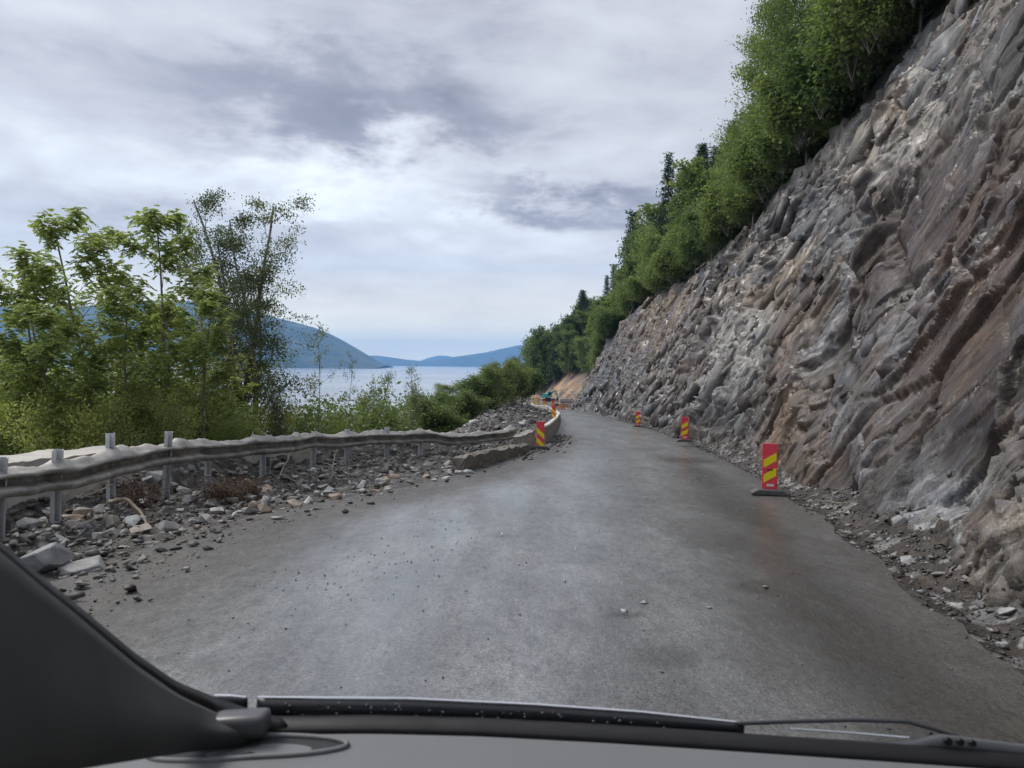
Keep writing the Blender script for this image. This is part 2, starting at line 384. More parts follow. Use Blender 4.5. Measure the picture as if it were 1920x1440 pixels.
dirt = np.maximum(dirt, np.clip(1-(XR-XX)/(.5+1.1*np.clip(n+.3, 0, 1)), 0, 1))
dirt = np.clip(dirt+n_f*.5*(dirt > .02), 0, 1)
me = npmesh('road', np.stack([XX, YY, ZZ], -1).reshape(-1, 3), grid_faces(len(ys), nc), smooth=True, attr={'wet': wet, 'dirt': dirt})
m, t, p, o = newmat('worn_wet_asphalt')
pos = t.new('ShaderNodeNewGeometry').outputs['Position']
wa = t.new('ShaderNodeAttribute', attribute_name='wet').outputs['Fac']; da = t.new('ShaderNodeAttribute', attribute_name='dirt').outputs['Fac']
q = t.mapping(pos, (1, .35, 1))
a1 = t.noise(q, 1.3, 9, .62, .3); a2 = t.noise(t.mapping(pos, (1, .45, 1)), 9, 7, .7); a3 = t.noise(pos, 60, 4, .75); a4 = t.noise(pos, 160, 2, .7)
wet_ = t.math('ADD', wa, t.math('MULTIPLY', t.math('SUBTRACT', a2, .5), .9), clamp=True)
base = t.ramp(a1, [(.3, (.105, .106, .107)), (.5, (.155, .157, .158)), (.7, (.215, .217, .219))])
base = t.mix(wet_, base, (.036, .033, .028))
base = t.mix(t.math('MULTIPLY', da, .8), base, (.062, .055, .047))
a5 = t.noise(t.mapping(pos, (1, .6, 1)), 26, 6, .8)
base = t.mix(.9, base, t.ramp(a2, [(.3, (.5, .5, .5)), (.5, (1, 1, 1)), (.72, (1.4, 1.4, 1.4))]), 'MULTIPLY')
base = t.mix(1, base, t.ramp(a5, [(.32, (.5, .5, .5)), (.47, (1, 1, 1)), (.6, (1.15, 1.15, 1.15)), (.72, (1.9, 1.9, 1.9))]), 'MULTIPLY')
base = t.mix(1, base, t.ramp(a3, [(.3, (.3, .3, .3)), (.48, (1, 1, 1)), (.66, (1.6, 1.6, 1.6)), (.78, (4, 4, 4))]), 'MULTIPLY')
t.put(p.inputs['Base Color'], base)
gl = t.noise(t.mapping(pos, (1.1, .16, 1)), .8, 6, .65, .4)
t.put(p.inputs['Coat Weight'], t.math('MULTIPLY', t.mapr(gl, .38, .58, .15, 1), t.math('SUBTRACT', 1, da, clamp=True))); t.put(p.inputs['Coat Roughness'], t.mapr(a2, .3, .7, .10, .32)); p.inputs['Coat IOR'].default_value = 1.45
t.put(p.inputs['Roughness'], t.math('ADD', t.mapr(wet_, 0, 1, .40, .28), t.math('ADD', t.math('MULTIPLY', da, .2), t.math('MULTIPLY', t.math('SUBTRACT', a1, .5), .35))))
b = t.new('ShaderNodeBump'); b.inputs['Strength'].default_value = .7; b.inputs['Distance'].default_value = .02
t.put(b.inputs['Height'], t.math('ADD', t.math('MULTIPLY', a3, .35), t.math('ADD', a2, t.math('MULTIPLY', a4, .08)))); t.l.new(b.outputs[0], p.inputs['Normal'])
b2 = t.new('ShaderNodeBump'); b2.inputs['Strength'].default_value = .35; b2.inputs['Distance'].default_value = .02; t.put(b2.inputs['Height'], t.math('ADD', a2, t.math('MULTIPLY', a5, .4))); t.l.new(b2.outputs[0], p.inputs['Coat Normal'])
mk('road', me, None, m)['kind'] = 'structure'

# ------------------------------------------------------------------ cliff on the right
def rock_palette(k):
    pal = np.array([(.07, .066, .065), (.19, .135, .10), (.25, .18, .13), (.24, .23, .225), (.11, .112, .125), (.13, .092, .07), (.38, .34, .29), (.18, .145, .12)])
    return pal[(k*len(pal)).astype(int) % len(pal)]
cy = [1.5]
while cy[-1] < 165: cy.append(cy[-1]+.020*(max(cy[-1], 6)/8)**1.10)
cy = np.array(cy); NH = 350
hf = np.linspace(-.02, 1.12, NH)
CYg = np.repeat(cy[:, None], NH, 1); HF = np.repeat(hf[None, :], len(cy), 0); BEL = np.minimum(HF, 0)
Hc = HH(cy)[:, None]; Dc = DX(cy)[:, None]
hc = np.clip(HF, 0, 1); over = np.maximum(HF-1, 0)
h = hc*Hc; zz = h+over*Hc*.45+BEL*Hc
prof = Dc*(hc**.95) + over*Hc*1.3
s = CYg
# big shape: buttresses, gullies and one big overhanging slab close by
big = .75*fbm(s*.16, h*.09+3, 41, 3)*2+.35*fbm(s*.5, h*.25, 42, 3)*2
but = np.abs(vn(s*.42+.8*fbm(s*.3, h*.3, 44), h*.10, 43)-.5)*2
but2 = np.abs(vn(s*1.1+1.2*fbm(s*.5, h*.6, 46), h*.22, 47)-.5)*2
big += (.5-but)*.5+(.5-but2)*.2*np.exp(-h/5)
PX, PY = proj(np.stack([xf(cy)[:, None]+prof, CYg, zr(CYg)+zz], -1).reshape(-1, 3)); PX = PX.reshape(s.shape); PY = PY.reshape(s.shape)
PXw = PX+60*fbm(s*.4, h*.4, 81, 4)*2; PYw = PY+60*fbm(s*.4, h*.4, 82, 4)*2
far = np.clip((s-20)/25, 0, 1)
def fol(a, l1, l2, warp, seed):
    c, sn = math.cos(R(a)), math.sin(R(a))
    wx = s+warp*fbm(s/(l1*1.1), h/(l1*1.1), seed, 2)*2; wy = h+warp*fbm(s/(l1*1.1)+30, h/(l1*1.1), seed+3, 2)*2
    u = -wx*c+wy*sn; v = wx*sn+wy*c
    return facet(u/l1, v/l2, seed+9)+(u, v)
spc = .020*(np.maximum(s, 6)/8)**1.10; lod = lambda a_, b_: np.clip((b_-spc)/(b_-a_), 0, 1)
d = -big
d *= .55
r0, bx, by, e0, u0, v0 = fol(40, 6.5, 2.8, .12, 100); d -= ((r0[0]-.5)*.75+bx*(r0[1]-.5)*.5+by*(r0[2]-.40)*.7)*np.interp(s, [0, 18, 28], [.5, .6, 1])
r1, bx, by, e1, u1, v1 = fol(46, 2.3, 1.1, .05, 200); d -= (r1[0]-.5)*.36+bx*(r1[1]-.5)*.4+by*(r1[2]-.42)*.40
r2, bx, by, e2, u2, v2 = fol(38, 1.15, .34, .02, 300); d -= ((r2[0]-.5)*.22+bx*(r2[1]-.5)*.22+by*(r2[2]-.42)*.22)*(.25+1.3*np.clip(r1[3]*1.6-.3, 0, 1))*(.3+.7*lod(.10, .28))
r3, bx, by, e3, u3, v3 = fol(52, .42, .14, .01, 400); d -= ((r3[0]-.5)*.08+bx*(r3[1]-.5)*.06+by*(r3[2]-.4)*.07)*(.15+1.2*np.clip(r1[3]*1.6-.3, 0, 1))*lod(.05, .13)
r4, bx, by, e4, u4, v4 = fol(84, 2.3, .8, .08, 500); d -= ((r4[0]-.5)*.28+bx*(r4[1]-.5)*.2)*np.clip(.5+fbm(s*.2, h*.2, 71)*4, 0, 1.2)
# ledges of the schist: saw-tooth steps along the foliation, of different height in every block
pt_ = .26+.5*r1[1]; sw = np.mod(v1/pt_+r1[2]*7+.10*fbm(u1*.4, v1*.6, 72, 2), 1.0); d -= (sw-.5)*.11*np.clip(r1[0]*1.6-.35, 0, 1.2)*lod(.07, .17)
sw2 = np.mod(v2/.115+r2[2]*7+.12*fbm(u1*.7, v1*1.2, 73, 2), 1.0); d -= lod(.03, .07)*(sw2-.5)*.05*np.clip(r2[0]*1.5-.3, 0, 1)
r5, bx, by, e5, u5, v5 = fol(66, 2.6, 1.2, .06, 600); d -= ((r5[0]-.5)*.45+bx*(r5[1]-.5)*.5+by*(r5[2]-.4)*.45)*far
r6, bx, by, e6, u6, v6 = fol(75, 1.1, .62, .1, 640); d -= ((r6[0]-.5)*.28+bx*(r6[1]-.5)*.35+by*(r6[2]-.4)*.3)*far
d -= .02*fbm(s*3.2, h*3.2, 60, 4)*2
cr = (e1 < .035)*.13+(e0 < .018)*.28+(e4 < .03)*.12*(r1[3] > .4)+(e2 < .04)*.05
d += cr
yl_ = np.interp(PXw, [1100, 1240, 1400, 1560, 1650, 1760, 1860, 1920, 2300], [720, 640, 545, 430, 340, 230, 90, 0, -500])
k_ = np.clip((yl_-PYw)/26, 0, 1); k_ = k_*k_*(3-2*k_); nearw = np.clip((60-s)/30, 0, 1)
d += .6*k_*nearw
d -= .45*np.exp(-((PYw-yl_-70)/75)**2)*np.clip((26-s)/8, 0, 1)
d -= np.clip(blobs_mask(PXw, PYw, [(1900, 1000, 80, 170, .35, 15), (1640, 850, 40, 160, .35, 10), (1500, 800, 30, 160, .3, 8)]), 0, 1)
d += np.clip(blobs_mask(PXw, PYw, [(1690, 500, 18, 170, .8, 10), (1560, 700, 16, 150, .6, 14), (1770, 900, 30, 110, .7, 25), (1670, 420, 60, 14, .6, -35), (1600, 930, 30, 60, .5, 0), (1330, 640, 14, 90, .5, 15), (1230, 640, 12, 90, .5, 15)]), 0, 1.2)
dp_ = np.pad(d, 1, 'edge'); d = d*np.interp(s, [0, 14, 26, 40, 60], [.5, .6, 1, .95, .72])
dp_ = np.pad(d, 1, 'edge'); d = .94*d+.06*sum(dp_[1+i:dp_.shape[0]-1+i, 1+j:dp_.shape[1]-1+j]*(2-abs(i))*(2-abs(j)) for i in (-1, 0, 1) for j in (-1, 0, 1))/16
for _ in range(4):      # bridge only the largest steps, so that they break as slanting faces
    dp_ = np.pad(d, 1, 'edge'); bl_ = sum(dp_[1+i:dp_.shape[0]-1+i, 1+j:dp_.shape[1]-1+j] for i in (-1, 0, 1) for j in (-1, 0, 1))/9
    mx_ = np.max([dp_[1+i:dp_.shape[0]-1+i, 1+j:dp_.shape[1]-1+j] for i, j in ((-1, 0), (1, 0), (0, 1), (0, -1))], 0)-np.min([dp_[1+i:dp_.shape[0]-1+i, 1+j:dp_.shape[1]-1+j] for i, j in ((-1, 0), (1, 0), (0, 1), (0, -1))], 0)
    d = np.where(mx_ > .13, bl_, d)
fade = np.clip((HF+.02)/.05, 0, 1)*.7+.3
d *= fade*np.clip(1-over*6, .15, 1)
cx = xf(cy)[:, None]+prof
nrm = np.array([-.92, 0, .39])
CX = cx+d*.92; CZ = zr(CYg)+zz-d*.30
CYd = CYg+.10*fbm(s*2, h*2, 91, 3)*2
P = np.stack([CX, CYd, CZ], -1).reshape(-1, 3)
# albedo: blocks of different rock, plus the bands the photograph shows (weathered ochre, brown stained, pale grey); wet highlights painted in as grey streaks
c = rock_palette(r1[3])*.55+rock_palette(r2[3])*.25+rock_palette(r0[3])*.30
c = c*(.62+.5*r2[2]+.35*r3[2])[..., None]
c = np.where(((r2[1] > .86)&(r1[2] > .45))[..., None], np.array((.46, .47, .50))*(.7+.6*r3[2][..., None]), c)
c = np.where(((r3[1] > .93))[..., None], np.array((.50, .50, .50)), c)
def zone(col, lst):
    global c
    mk_ = np.clip(blobs_mask(PXw, PYw, lst), 0, 1)[..., None]
    v = (.45+.4*r1[2]+.55*r2[2]+.4*r3[2])[..., None]
    c = c*(1-mk_)+np.array(col)*v*mk_
zone((.135, .086, .060), [(1780, 620, 200, 260, .95, 0), (1500, 820, 90, 120, .6, 0), (1640, 1000, 120, 60, .6, 20), (1880, 420, 120, 120, .8, 0)])
zone((.36, .25, .17), [(1480, 680, 40, 190, .85, 8), (1470, 860, 70, 60, .6, 0), (1240, 620, 60, 60, .6, 0), (1300, 680, 50, 80, .35, 0)])
zone((.50, .38, .25), [(1470, 500, 80, 45, .8, -35), (1540, 290, 50, 60, .75, -30), (1250, 570, 60, 22, .8, -30), (1640, 220, 45, 30, .7, 0), (1420, 560, 50, 40, .5, 0), (1410, 450, 50, 25, .5, -30), (1090, 690, 30, 30, .5, 0)])
zone((.74, .70, .64), [(1390, 640, 45, 70, .75, 20), (1560, 270, 60, 40, .6, -20), (1690, 170, 18, 50, .9, 0), (1760, 220, 150, 40, .5, -35), (1650, 330, 120, 30, .5, -35), (1430, 580, 60, 20, .4, -30)])
zone((.13, .14, .165), [(1510, 390, 110, 60, .8, -35), (1390, 500, 60, 30, .6, -30), (1110, 740, 60, 60, .5, 0), (1290, 640, 50, 60, .4, 0), (1330, 760, 100, 60, .5, 0)])
zone((.58, .60, .64), [(1610, 470, 16, 70, .7, 18), (1560, 620, 12, 60, .6, 14), (1730, 570, 26, 60, .6, 14), (1690, 680, 26, 50, .6, 25), (1720, 940, 45, 75, .85, 28), (1600, 780, 30, 30, .6, 20), (1660, 620, 26, 40, .6, 30), (1830, 900, 26, 120, .45, 24)])  # light grey streaks paint the highlights on wet rock into the colour
dirt_ = np.clip(1-h/.5-.6+fbm(s*2, h*2, 77)*1.2, 0, 1)[..., None]
c = c*(1-dirt_*.7)+np.array((.085, .07, .058))*dirt_*.7
c = np.clip(c, .02, .8)
me = npmesh('rock_cliff', P, grid_faces(len(cy), NH)[:, ::-1], colors=c.reshape(-1, 3))
cliff = mk('rock_cliff', me, None, M['cliff']); cliff['kind'] = 'structure'
cliffP = P.reshape(len(cy), NH, 3)
# fractured slabs and blocks standing proud of the blasted face
rc = np.random.default_rng(77)
HULL = []
for i in range(22):
    bm = bmesh.new(); sd_ = np.random.default_rng(1000+i)
    for a_ in (-1, 1):
        for b_ in (-1, 1):
            for c_ in (-1, 1):
                k_ = sd_.random()
                base_ = np.array([a_*.5, b_*.5, c_*.5])*(1+sd_.uniform(-.22, .14, 3))
                if k_ < .18:      # broken corner
                    for ax in range(3):
                        q_ = base_.copy(); q_[ax] *= 1-sd_.uniform(.3, .9); bm.verts.new(q_)
                else: bm.verts.new(base_)
    r_ = bmesh.ops.convex_hull(bm, input=bm.verts)
    bmesh.ops.delete(bm, geom=[g_ for g_ in r_['geom_interior'] if isinstance(g_, bmesh.types.BMVert)], context='VERTS')
    bmesh.ops.triangulate(bm, faces=bm.faces); bm.verts.index_update(); bm.verts.ensure_lookup_table()
    HULL.append((np.array([v_.co[:] for v_ in bm.verts]), np.array([[v_.index for v_ in f_.verts] for f_ in bm.faces]))); bm.free()
NS = 16000
ii_ = rc.integers(0, int((cy < 128).sum()), NS); jj_ = (rc.random(NS)*(NH*.90)+NH*.02).astype(int)
hs_ = hf[jj_]*12; clu = fbm(cy[ii_]*.33, hs_*.33, 210, 3)+.12*rc.normal(0, 1, NS); kp_ = clu > .10-.10*(cy[ii_] > 45); ii_ = ii_[kp_]; jj_ = jj_[kp_]; NS = len(ii_)
Ps = cliffP[ii_, jj_]; ss_ = cy[ii_]
sz_ = (.13+.80*rc.random(NS)**3.2)*np.clip(ss_/17, .8, 1.7)
sz_ = np.where(ss_ < 11, np.minimum(sz_, .34), sz_)
plate = rc.random(NS) < np.where(ss_ < 24, .62, .45)
phi = np.where(plate, R(80)+rc.normal(0, .22, NS), R(40)+rc.normal(0, .3, NS))
an_ = R(44)+rc.normal(0, .34, NS); an_ = np.where(rc.random(NS) < .35, an_+rc.uniform(R(25), R(100), NS), an_)
N0 = np.array([-.92, 0, .39]); T0 = np.array([0, 1., 0]); U0 = np.cross(N0, T0); U0 = U0*np.sign(U0[2])
E1 = -T0[None]*np.cos(an_)[:, None]+U0[None]*np.sin(an_)[:, None]; E2 = T0[None]*np.sin(an_)[:, None]+U0[None]*np.cos(an_)[:, None]
TH = E2*np.cos(phi)[:, None]+N0[None]*np.sin(phi)[:, None]; WD = np.cross(TH, E1)
E1 = E1+rc.normal(0, .06, E1.shape)
Ld = sz_*rc.uniform(.7, 1.35, NS); Wd_ = sz_*rc.uniform(.5, 1.1, NS); Td = sz_*np.where(plate, rc.uniform(.22, .5, NS), rc.uniform(.3, .65, NS))
ctr = Ps-N0[None]*(np.where(plate, Td*.33, Wd_*.40))[:, None]
cav = c.copy()
for _ in range(3): cav = (cav+np.roll(cav, 6, 0)+np.roll(cav, -6, 0)+np.roll(cav, 6, 1)+np.roll(cav, -6, 1))/5
ctint = (cav[ii_, jj_]*.5+c[ii_, jj_]*.5)*rc.uniform(.72, 1.28, NS)[:, None]*(1+rc.normal(0, .015, (NS, 3)))
pale_ = rc.random(NS) < .02; ctint = np.where(pale_[:, None], np.array([[.52, .52, .53]]), ctint)
kinds_ = rc.integers(0, len(HULL), NS); order = np.argsort(-(Ld*Wd_)/ss_**2); big_idx = set(order[:260].tolist()); V_ = []; F_ = []; C_ = []; off_ = 0
for n_i in range(NS):
    hv, hf_ = HULL[kinds_[n_i]]
    vv = ctr[n_i]+hv[:, :1]*E1[n_i]*Ld[n_i]+hv[:, 1:2]*WD[n_i]*Wd_[n_i]+hv[:, 2:3]*TH[n_i]*Td[n_i]
    if n_i in big_idx:
        me = npmesh('rock_slab', vv, hf_, colors=np.tile(np.clip(ctint[n_i], .03, .8), (len(vv), 1))); mk('rock_slab', me, cliff, M['cliff'])
    else:
        V_.append(vv); F_.append(hf_+off_); C_.append(np.tile(ctint[n_i], (len(vv), 1))); off_ += len(vv)
me = npmesh('rock_fragments', np.concatenate(V_), np.concatenate(F_), colors=np.clip(np.concatenate(C_), .03, .8)); mk('rock_fragments', me, cliff, M['cliff'])['kind'] = 'stuff'

# ------------------------------------------------------------------ right verge
vy = cy[(cy > 1.5) & (cy < 140)][::2]; vy = np.concatenate([np.arange(-14, 1.6, .2), vy]); nv = 70
v01 = np.linspace(0, 1, nv)[None, :]
a = xr(vy)[:, None]-.25; bq = xf(vy)[:, None]+.7
VX = a+(bq-a)*v01; VY = np.repeat(vy[:, None], nv, 1)
rise = np.clip((v01-.28)/.72, 0, 1)**1.4*np.interp(vy, [0, 8, 20, 60], [.5, .5, .4, .4])[:, None]
rr, b1, b2, e = facet(VX*3.2, VY*3.2, 700); rq, c1, c2, e2_ = facet(VX*9, VY*9, 720)
amp = np.clip(v01*3-1.0, 0, 1)
dip = -.06*np.exp(-((v01-.38)/.12)**2)
VZ = zr(VY)-.012+rise+dip+amp*((rr[0]-.5)*.11+b1*(rr[1]-.5)*.12+(rq[0]-.5)*.04+.05*fbm(VX*2, VY*2, 3)*2)
cc = np.array((.05, .039, .031))*(.5+rq[3][..., None]*.9)
cc = np.where((rr[3] > .88)[..., None], np.array((.17, .165, .16)), cc); cc = np.where((rq[2] > .9)[..., None], np.array((.28, .28, .28)), cc)
me = npmesh('gravel_verge', np.stack([VX, VY, VZ], -1).reshape(-1, 3), grid_faces(len(vy), nv), colors=cc.reshape(-1, 3))
mk('verge', me, None, M['rubble'])['kind'] = 'structure'

# ------------------------------------------------------------------ left berm and embankment
def lberm(x, y, nz=True):
    u = xb(y)-x
    wv = np.maximum(xb(y)-(xl(y)-.3), -3.2)       # negative
    k = np.clip((u-wv)/np.maximum(-wv, .3), 0, 1)
    R_ = np.interp(y, [0, 6, 12, 18, 22, 25, 32, 50, 80, 130, 170], [.62, .6, .56, .46, .40, .4, .4, .62, 1.1, 1.6, 1.2])
    Uo = np.interp(y, [0, 22, 34, 60, 200], [.95, 1.1, 2.6, 4.2, 5.0])
    z1 = .10*k**1.5
    kk = np.clip((u-.42)/Uo, 0, 1); z2 = (R_-.1)*(kk*kk*(3-2*kk))
    z3 = -np.maximum(u-Uo-.9, 0)*.62
    z3 = np.where(u > 45, z3, z3)
    return zr(y)+z1+z2+z3
ly = [-10.0]
while ly[-1] < 300: ly.append(ly[-1]+max(.045, .0055*abs(ly[-1])*(1 if ly[-1] < 60 else 2.2)))
ly = np.array(ly)
uu = np.concatenate([np.linspace(0, 1, 60)[:-1], 1+np.cumsum(np.full(110, .035)), 4.85+np.cumsum(.05*1.095**np.arange(50))])
wv = (xb(ly)-(xl(ly)-.1)); wv = np.minimum(wv, -.25)
U = np.where(uu[None, :] < 1, wv[:, None]*(1-uu[None, :]), (uu-1)[None, :]*1.0)
LY = np.repeat(ly[:, None], len(uu), 1); LX = xb(ly)[:, None]-U
rr, b1, b2, e = facet(LX*2.2+.4*fbm(LX, LY, 5), LY*2.2, 800); rq, c1, c2, e2_ = facet(LX*6, LY*6, 820); rs, d1, d2, e3_ = facet(LX*14, LY*14, 840)
k = np.clip((U-wv[:, None]*.65)/.8, 0, 1)
kf = np.clip(1+k*0-(np.clip(U, 0, 9)-6)/3, .2, 1)
LZ = lberm(LX, LY)-.010+k*kf*(1-.7*np.exp(-(U/.35)**2))*((rr[0]-.5)*.16+b1*(rr[1]-.5)*.2+b2*(rr[2]-.5)*.16+(rq[0]-.5)*.075+(rs[0]-.5)*.03+.16*fbm(LX*1.1, LY*1.1, 8)*2)
LZ += (1-k)*.025*fbm(LX*4, LY*3, 18)*2
earth = np.clip(fbm(LX*.5, LY*.25, 33, 4)*4+.25, 0, 1)[..., None]
cc = np.array((.062, .056, .05))*(.6+rq[3][..., None]*.9)
gk = np.clip((U-.8)/1.5, 0, 1)[..., None]
cst = np.where((rr[3] > .45)[..., None], np.array((.15, .15, .15)), np.array((.10, .085, .07)))*(.7+.6*rq[2][..., None])
cc = cc*(1-gk*.8)+cst*gk*.8
cc = np.where((earth > .6)&(LY[..., None] > 30), np.array((.085, .06, .045))*(.7+.5*rq[2][..., None]), cc)
cc = np.where((rs[3] > .93)[..., None]&(U[..., None] < 5), np.array((.3, .3, .3)), cc)
gr = np.clip((U-5)/2, 0, 1)[..., None]
cc = cc*(1-gr)+np.array((.05, .06, .03))*gr
me = npmesh('embankment', np.stack([LX, LY, LZ], -1).reshape(-1, 3), grid_faces(len(ly), len(uu))[:, ::-1], colors=cc.reshape(-1, 3))
mk('embankment', me, None, M['rubble'])['kind'] = 'structure'

# ------------------------------------------------------------------ hillside above the cliff
def hill(x, y):
    d = x-xf(y); D = DX(y); H = HH(y)
    return zr(y)+np.where(d < D, H*np.clip(d/D, 0, 1), H+.72*(d-D))
hy = np.concatenate([np.arange(-6, 160, 1.6), np.arange(160, 420, 3), np.arange(420, 900, 12)]); hd = np.concatenate([np.array([.0, .25, .5, .75, .98, 1.0]), 1+np.cumsum(.05*1.1**np.arange(55))])
HY = np.repeat(hy[:, None], len(hd), 1)
HD = np.where(hd[None, :] <= 1, hd[None, :]*DX(hy)[:, None], DX(hy)[:, None]+(hd[None, :]-1)*10)
HX = xf(hy)[:, None]+HD
HZ = hill(HX, HY)+.5*fbm(HX*.4, HY*.4, 3, 4)*np.clip(HD/4, 0, 1)
near_ = (HY < 155)
HZ = np.where(near_&(HD <= DX(HY)*1.001+.6), HZ-1.9, HZ); HX = np.where(near_&(HD <= DX(HY)*1.001), HX+1.2, HX)
cols = np.zeros(HZ.shape+(3,))+np.array((.05, .042, .030))
dn = np.clip((1.25-HD/DX(HY))*4, 0, 1)*np.clip((HY-125)/20, 0, 1)
nb = fbm(HX*.5, HY*.5, 12, 4)
dc = np.where((nb > .06)[..., None], np.array((.42, .28, .16)), np.where((nb < -.1)[..., None], np.array((.13, .125, .13)), np.array((.25, .15, .09))))
cols = cols*(1-dn[..., None])+dc*dn[..., None]
me = npmesh('hillside', np.stack([HX, HY, HZ], -1).reshape(-1, 3), grid_faces(len(hy), len(hd)), colors=cols.reshape(-1, 3))
mk('hillside', me, None, M['rubble'])['kind'] = 'structure'

# ------------------------------------------------------------------ sea and far mountains
SEA = -25.0
m, t, p, o = newmat('fjord_water')
pos = t.new('ShaderNodeNewGeometry').outputs['Position']
t.put(p.inputs['Base Color'], t.ramp(t.noise(t.mapping(pos, (.3, 1, 1)), .004, 4, .5), [(.4, (.30, .33, .38)), (.6, (.38, .41, .45))])); p.inputs['Roughness'].default_value = .22; p.inputs['IOR'].default_value = 1.33
b = t.new('ShaderNodeBump'); b.inputs['Strength'].default_value = .35; b.inputs['Distance'].default_value = .5
t.put(b.inputs['Height'], t.math('ADD', t.noise(t.mapping(pos, (.6, 1, 1)), .35, 5, .6), t.noise(pos, .03, 3))); t.l.new(b.outputs[0], p.inputs['Normal'])
me = npmesh('fjord', [(-12900, -2200, SEA), (12900, -2200, SEA), (12900, 11860, SEA), (-12900, 11860, SEA)], [(0, 1, 2, 3)])
mk('fjord', me, None, m)['kind'] = 'structure'
def mount_mat(name, a, b_):
    m, t, p, o = newmat(name); pos = t.new('ShaderNodeNewGeometry').outputs['Position']
    t.put(p.inputs['Base Color'], t.ramp(t.noise(pos, .009, 9, .72), [(.35, a), (.65, b_)])); p.inputs['Roughness'].default_value = .95
    return m
MM = mount_mat('forested_mountain', (.012, .025, .015), (.085, .10, .065))
def mountain(name, pts, y0, depth, seed, label=None, rough=.02):
    """ridge line given by bearing (photo px) and height (photo py) at distance y0, a full solid of terrain with a front and a back slope"""
    n = 260; px = np.linspace(pts[0][0], pts[-1][0], n); py = np.interp(px, [q[0] for q in pts], [q[1] for q in pts])
    ker = np.ones(9)/9; py = np.convolve(np.pad(py, 4, 'edge'), ker, 'valid')
    top = np.array([at(a_, b_, y0+depth*.5) for a_, b_ in zip(px, py)])
    ht = np.maximum(top[:, 2]-SEA, 0); ht = ht*(1+rough*fbm(px*.06, px*0, seed, 5)*2)
    m_ = 41; v = np.linspace(0, 1, m_); prof_ = np.sin(np.pi*v)**.8
    Yg = y0+depth*v[None, :]+0*px[:, None]
    k = Yg/(y0+depth*.5)
    Xg = top[:, 0][:, None]*(1+(k-1)*.6)
    nz = 1+.28*fbm(Xg*.006, Yg*.006, seed+5, 5)*np.minimum(1, np.abs(v-.5)*6)[None, :]
    Zg = SEA-2+(ht[:, None]+2)*prof_[None, :]*nz
    me = npmesh(name, np.stack([Xg, Yg, Zg], -1).reshape(-1, 3), grid_faces(n, m_)[:, ::-1], smooth=True)
    mk(name, me, None, MM)['kind'] = 'structure'
mountain('mountain', [(-900, 590), (-500, 575), (-200, 570), (0, 576), (120, 583), (300, 565), (400, 570), (490, 588), (560, 606), (620, 625), (680, 660), (725, 690)], 3300, 1500, 5)
mountain('mountain', [(640, 668), (712, 667), (760, 674), (800, 678), (860, 668), (905, 662), (950, 652), (975, 647), (1100, 642), (1400, 645)], 7000, 1800, 15)
mountain('mountain', [(500, 650), (660, 666), (715, 667), (780, 680), (812, 668), (836, 666), (860, 672), (900, 664), (940, 672), (1000, 664), (1300, 660)], 9800, 1800, 25)

# ------------------------------------------------------------------ stones
def rock_mesh(seed, flat=.7, npt=9):
    rs = np.random.default_rng(seed); bm = bmesh.new()
    for _ in range(npt):
        v = rs.normal(size=3); v /= np.linalg.norm(v); v *= rs.uniform(.75, 1)
        v = np.sign(v)*np.abs(v)**.75; bm.verts.new((v[0]*.5, v[1]*.36, v[2]*.5*flat))
    r = bmesh.ops.convex_hull(bm, input=bm.verts)
    bmesh.ops.delete(bm, geom=[g for g in r['geom_interior'] if isinstance(g, bmesh.types.BMVert)], context='VERTS')
    me = bpy.data.meshes.new('stone'); bm.to_mesh(me); bm.free(); return me
def rock_mesh_big(seed, flat=.7):
    me0 = rock_mesh(seed, flat, 12); bm = bmesh.new(); bm.from_mesh(me0)
    bmesh.ops.bevel(bm, geom=list(bm.edges), offset=.018, segments=1, affect='EDGES')
    me = bpy.data.meshes.new('stone'); bm.to_mesh(me); bm.free(); return me
RM = [rock_mesh(50+i, .5+.12*(i % 4)) for i in range(12)]
RB = {k: [rock_mesh_big(90+i, .55+.1*(i % 4)) for i in range(10)] for k in ('stone', 'stone_tan', 'stone_pale')}
for k, l in RB.items():
    for me_ in l: me_.materials.append(M[k])
base_rocks = []
for me_ in RM:
    me_.calc_loop_triangles()
    v = np.array([x.co[:] for x in me_.vertices]); tr_ = np.array([t_.vertices[:] for t_ in me_.loop_triangles]); base_rocks.append((v, tr_))
def scatter(name, pts, sizes, label, cat, mat, flat=1, seed=1, top=True):
    rs = np.random.default_rng(seed); V = []; Fc = []; off = 0
    kinds = rs.integers(0, len(base_rocks), len(pts))
    for kd in range(len(base_rocks)):
        idx = np.where(kinds == kd)[0]
        if not len(idx): continue
        v, f = base_rocks[kd]; n_ = len(idx)
        a_ = rs.uniform(0, 2*math.pi, n_); tl = rs.normal(0, .35, n_)
        ca, sa = np.cos(a_), np.sin(a_); ct, st = np.cos(tl), np.sin(tl)
        vv = v[None]*sizes[idx][:, None, None]*np.array([1, 1, flat])*rs.uniform(.7, 1.3, (n_, 1, 3))
        x = vv[..., 0]*ct[:, None]-vv[..., 2]*st[:, None]; z = vv[..., 0]*st[:, None]+vv[..., 2]*ct[:, None]; y = vv[..., 1]
        o_ = np.stack([x*ca[:, None]-y*sa[:, None], x*sa[:, None]+y*ca[:, None], z], -1)+pts[idx][:, None, :]
        V.append(o_.reshape(-1, 3)); Fc.append((f[None]+(np.arange(n_)*len(v))[:, None, None]).reshape(-1, 3)+off); off += n_*len(v)
    me = npmesh(name, np.concatenate(V), np.concatenate(Fc)); ob = mk(name, me, None, mat)
    if top: tag(ob, label, cat, None, 'stuff')
    return ob
from mathutils.bvhtree import BVHTree
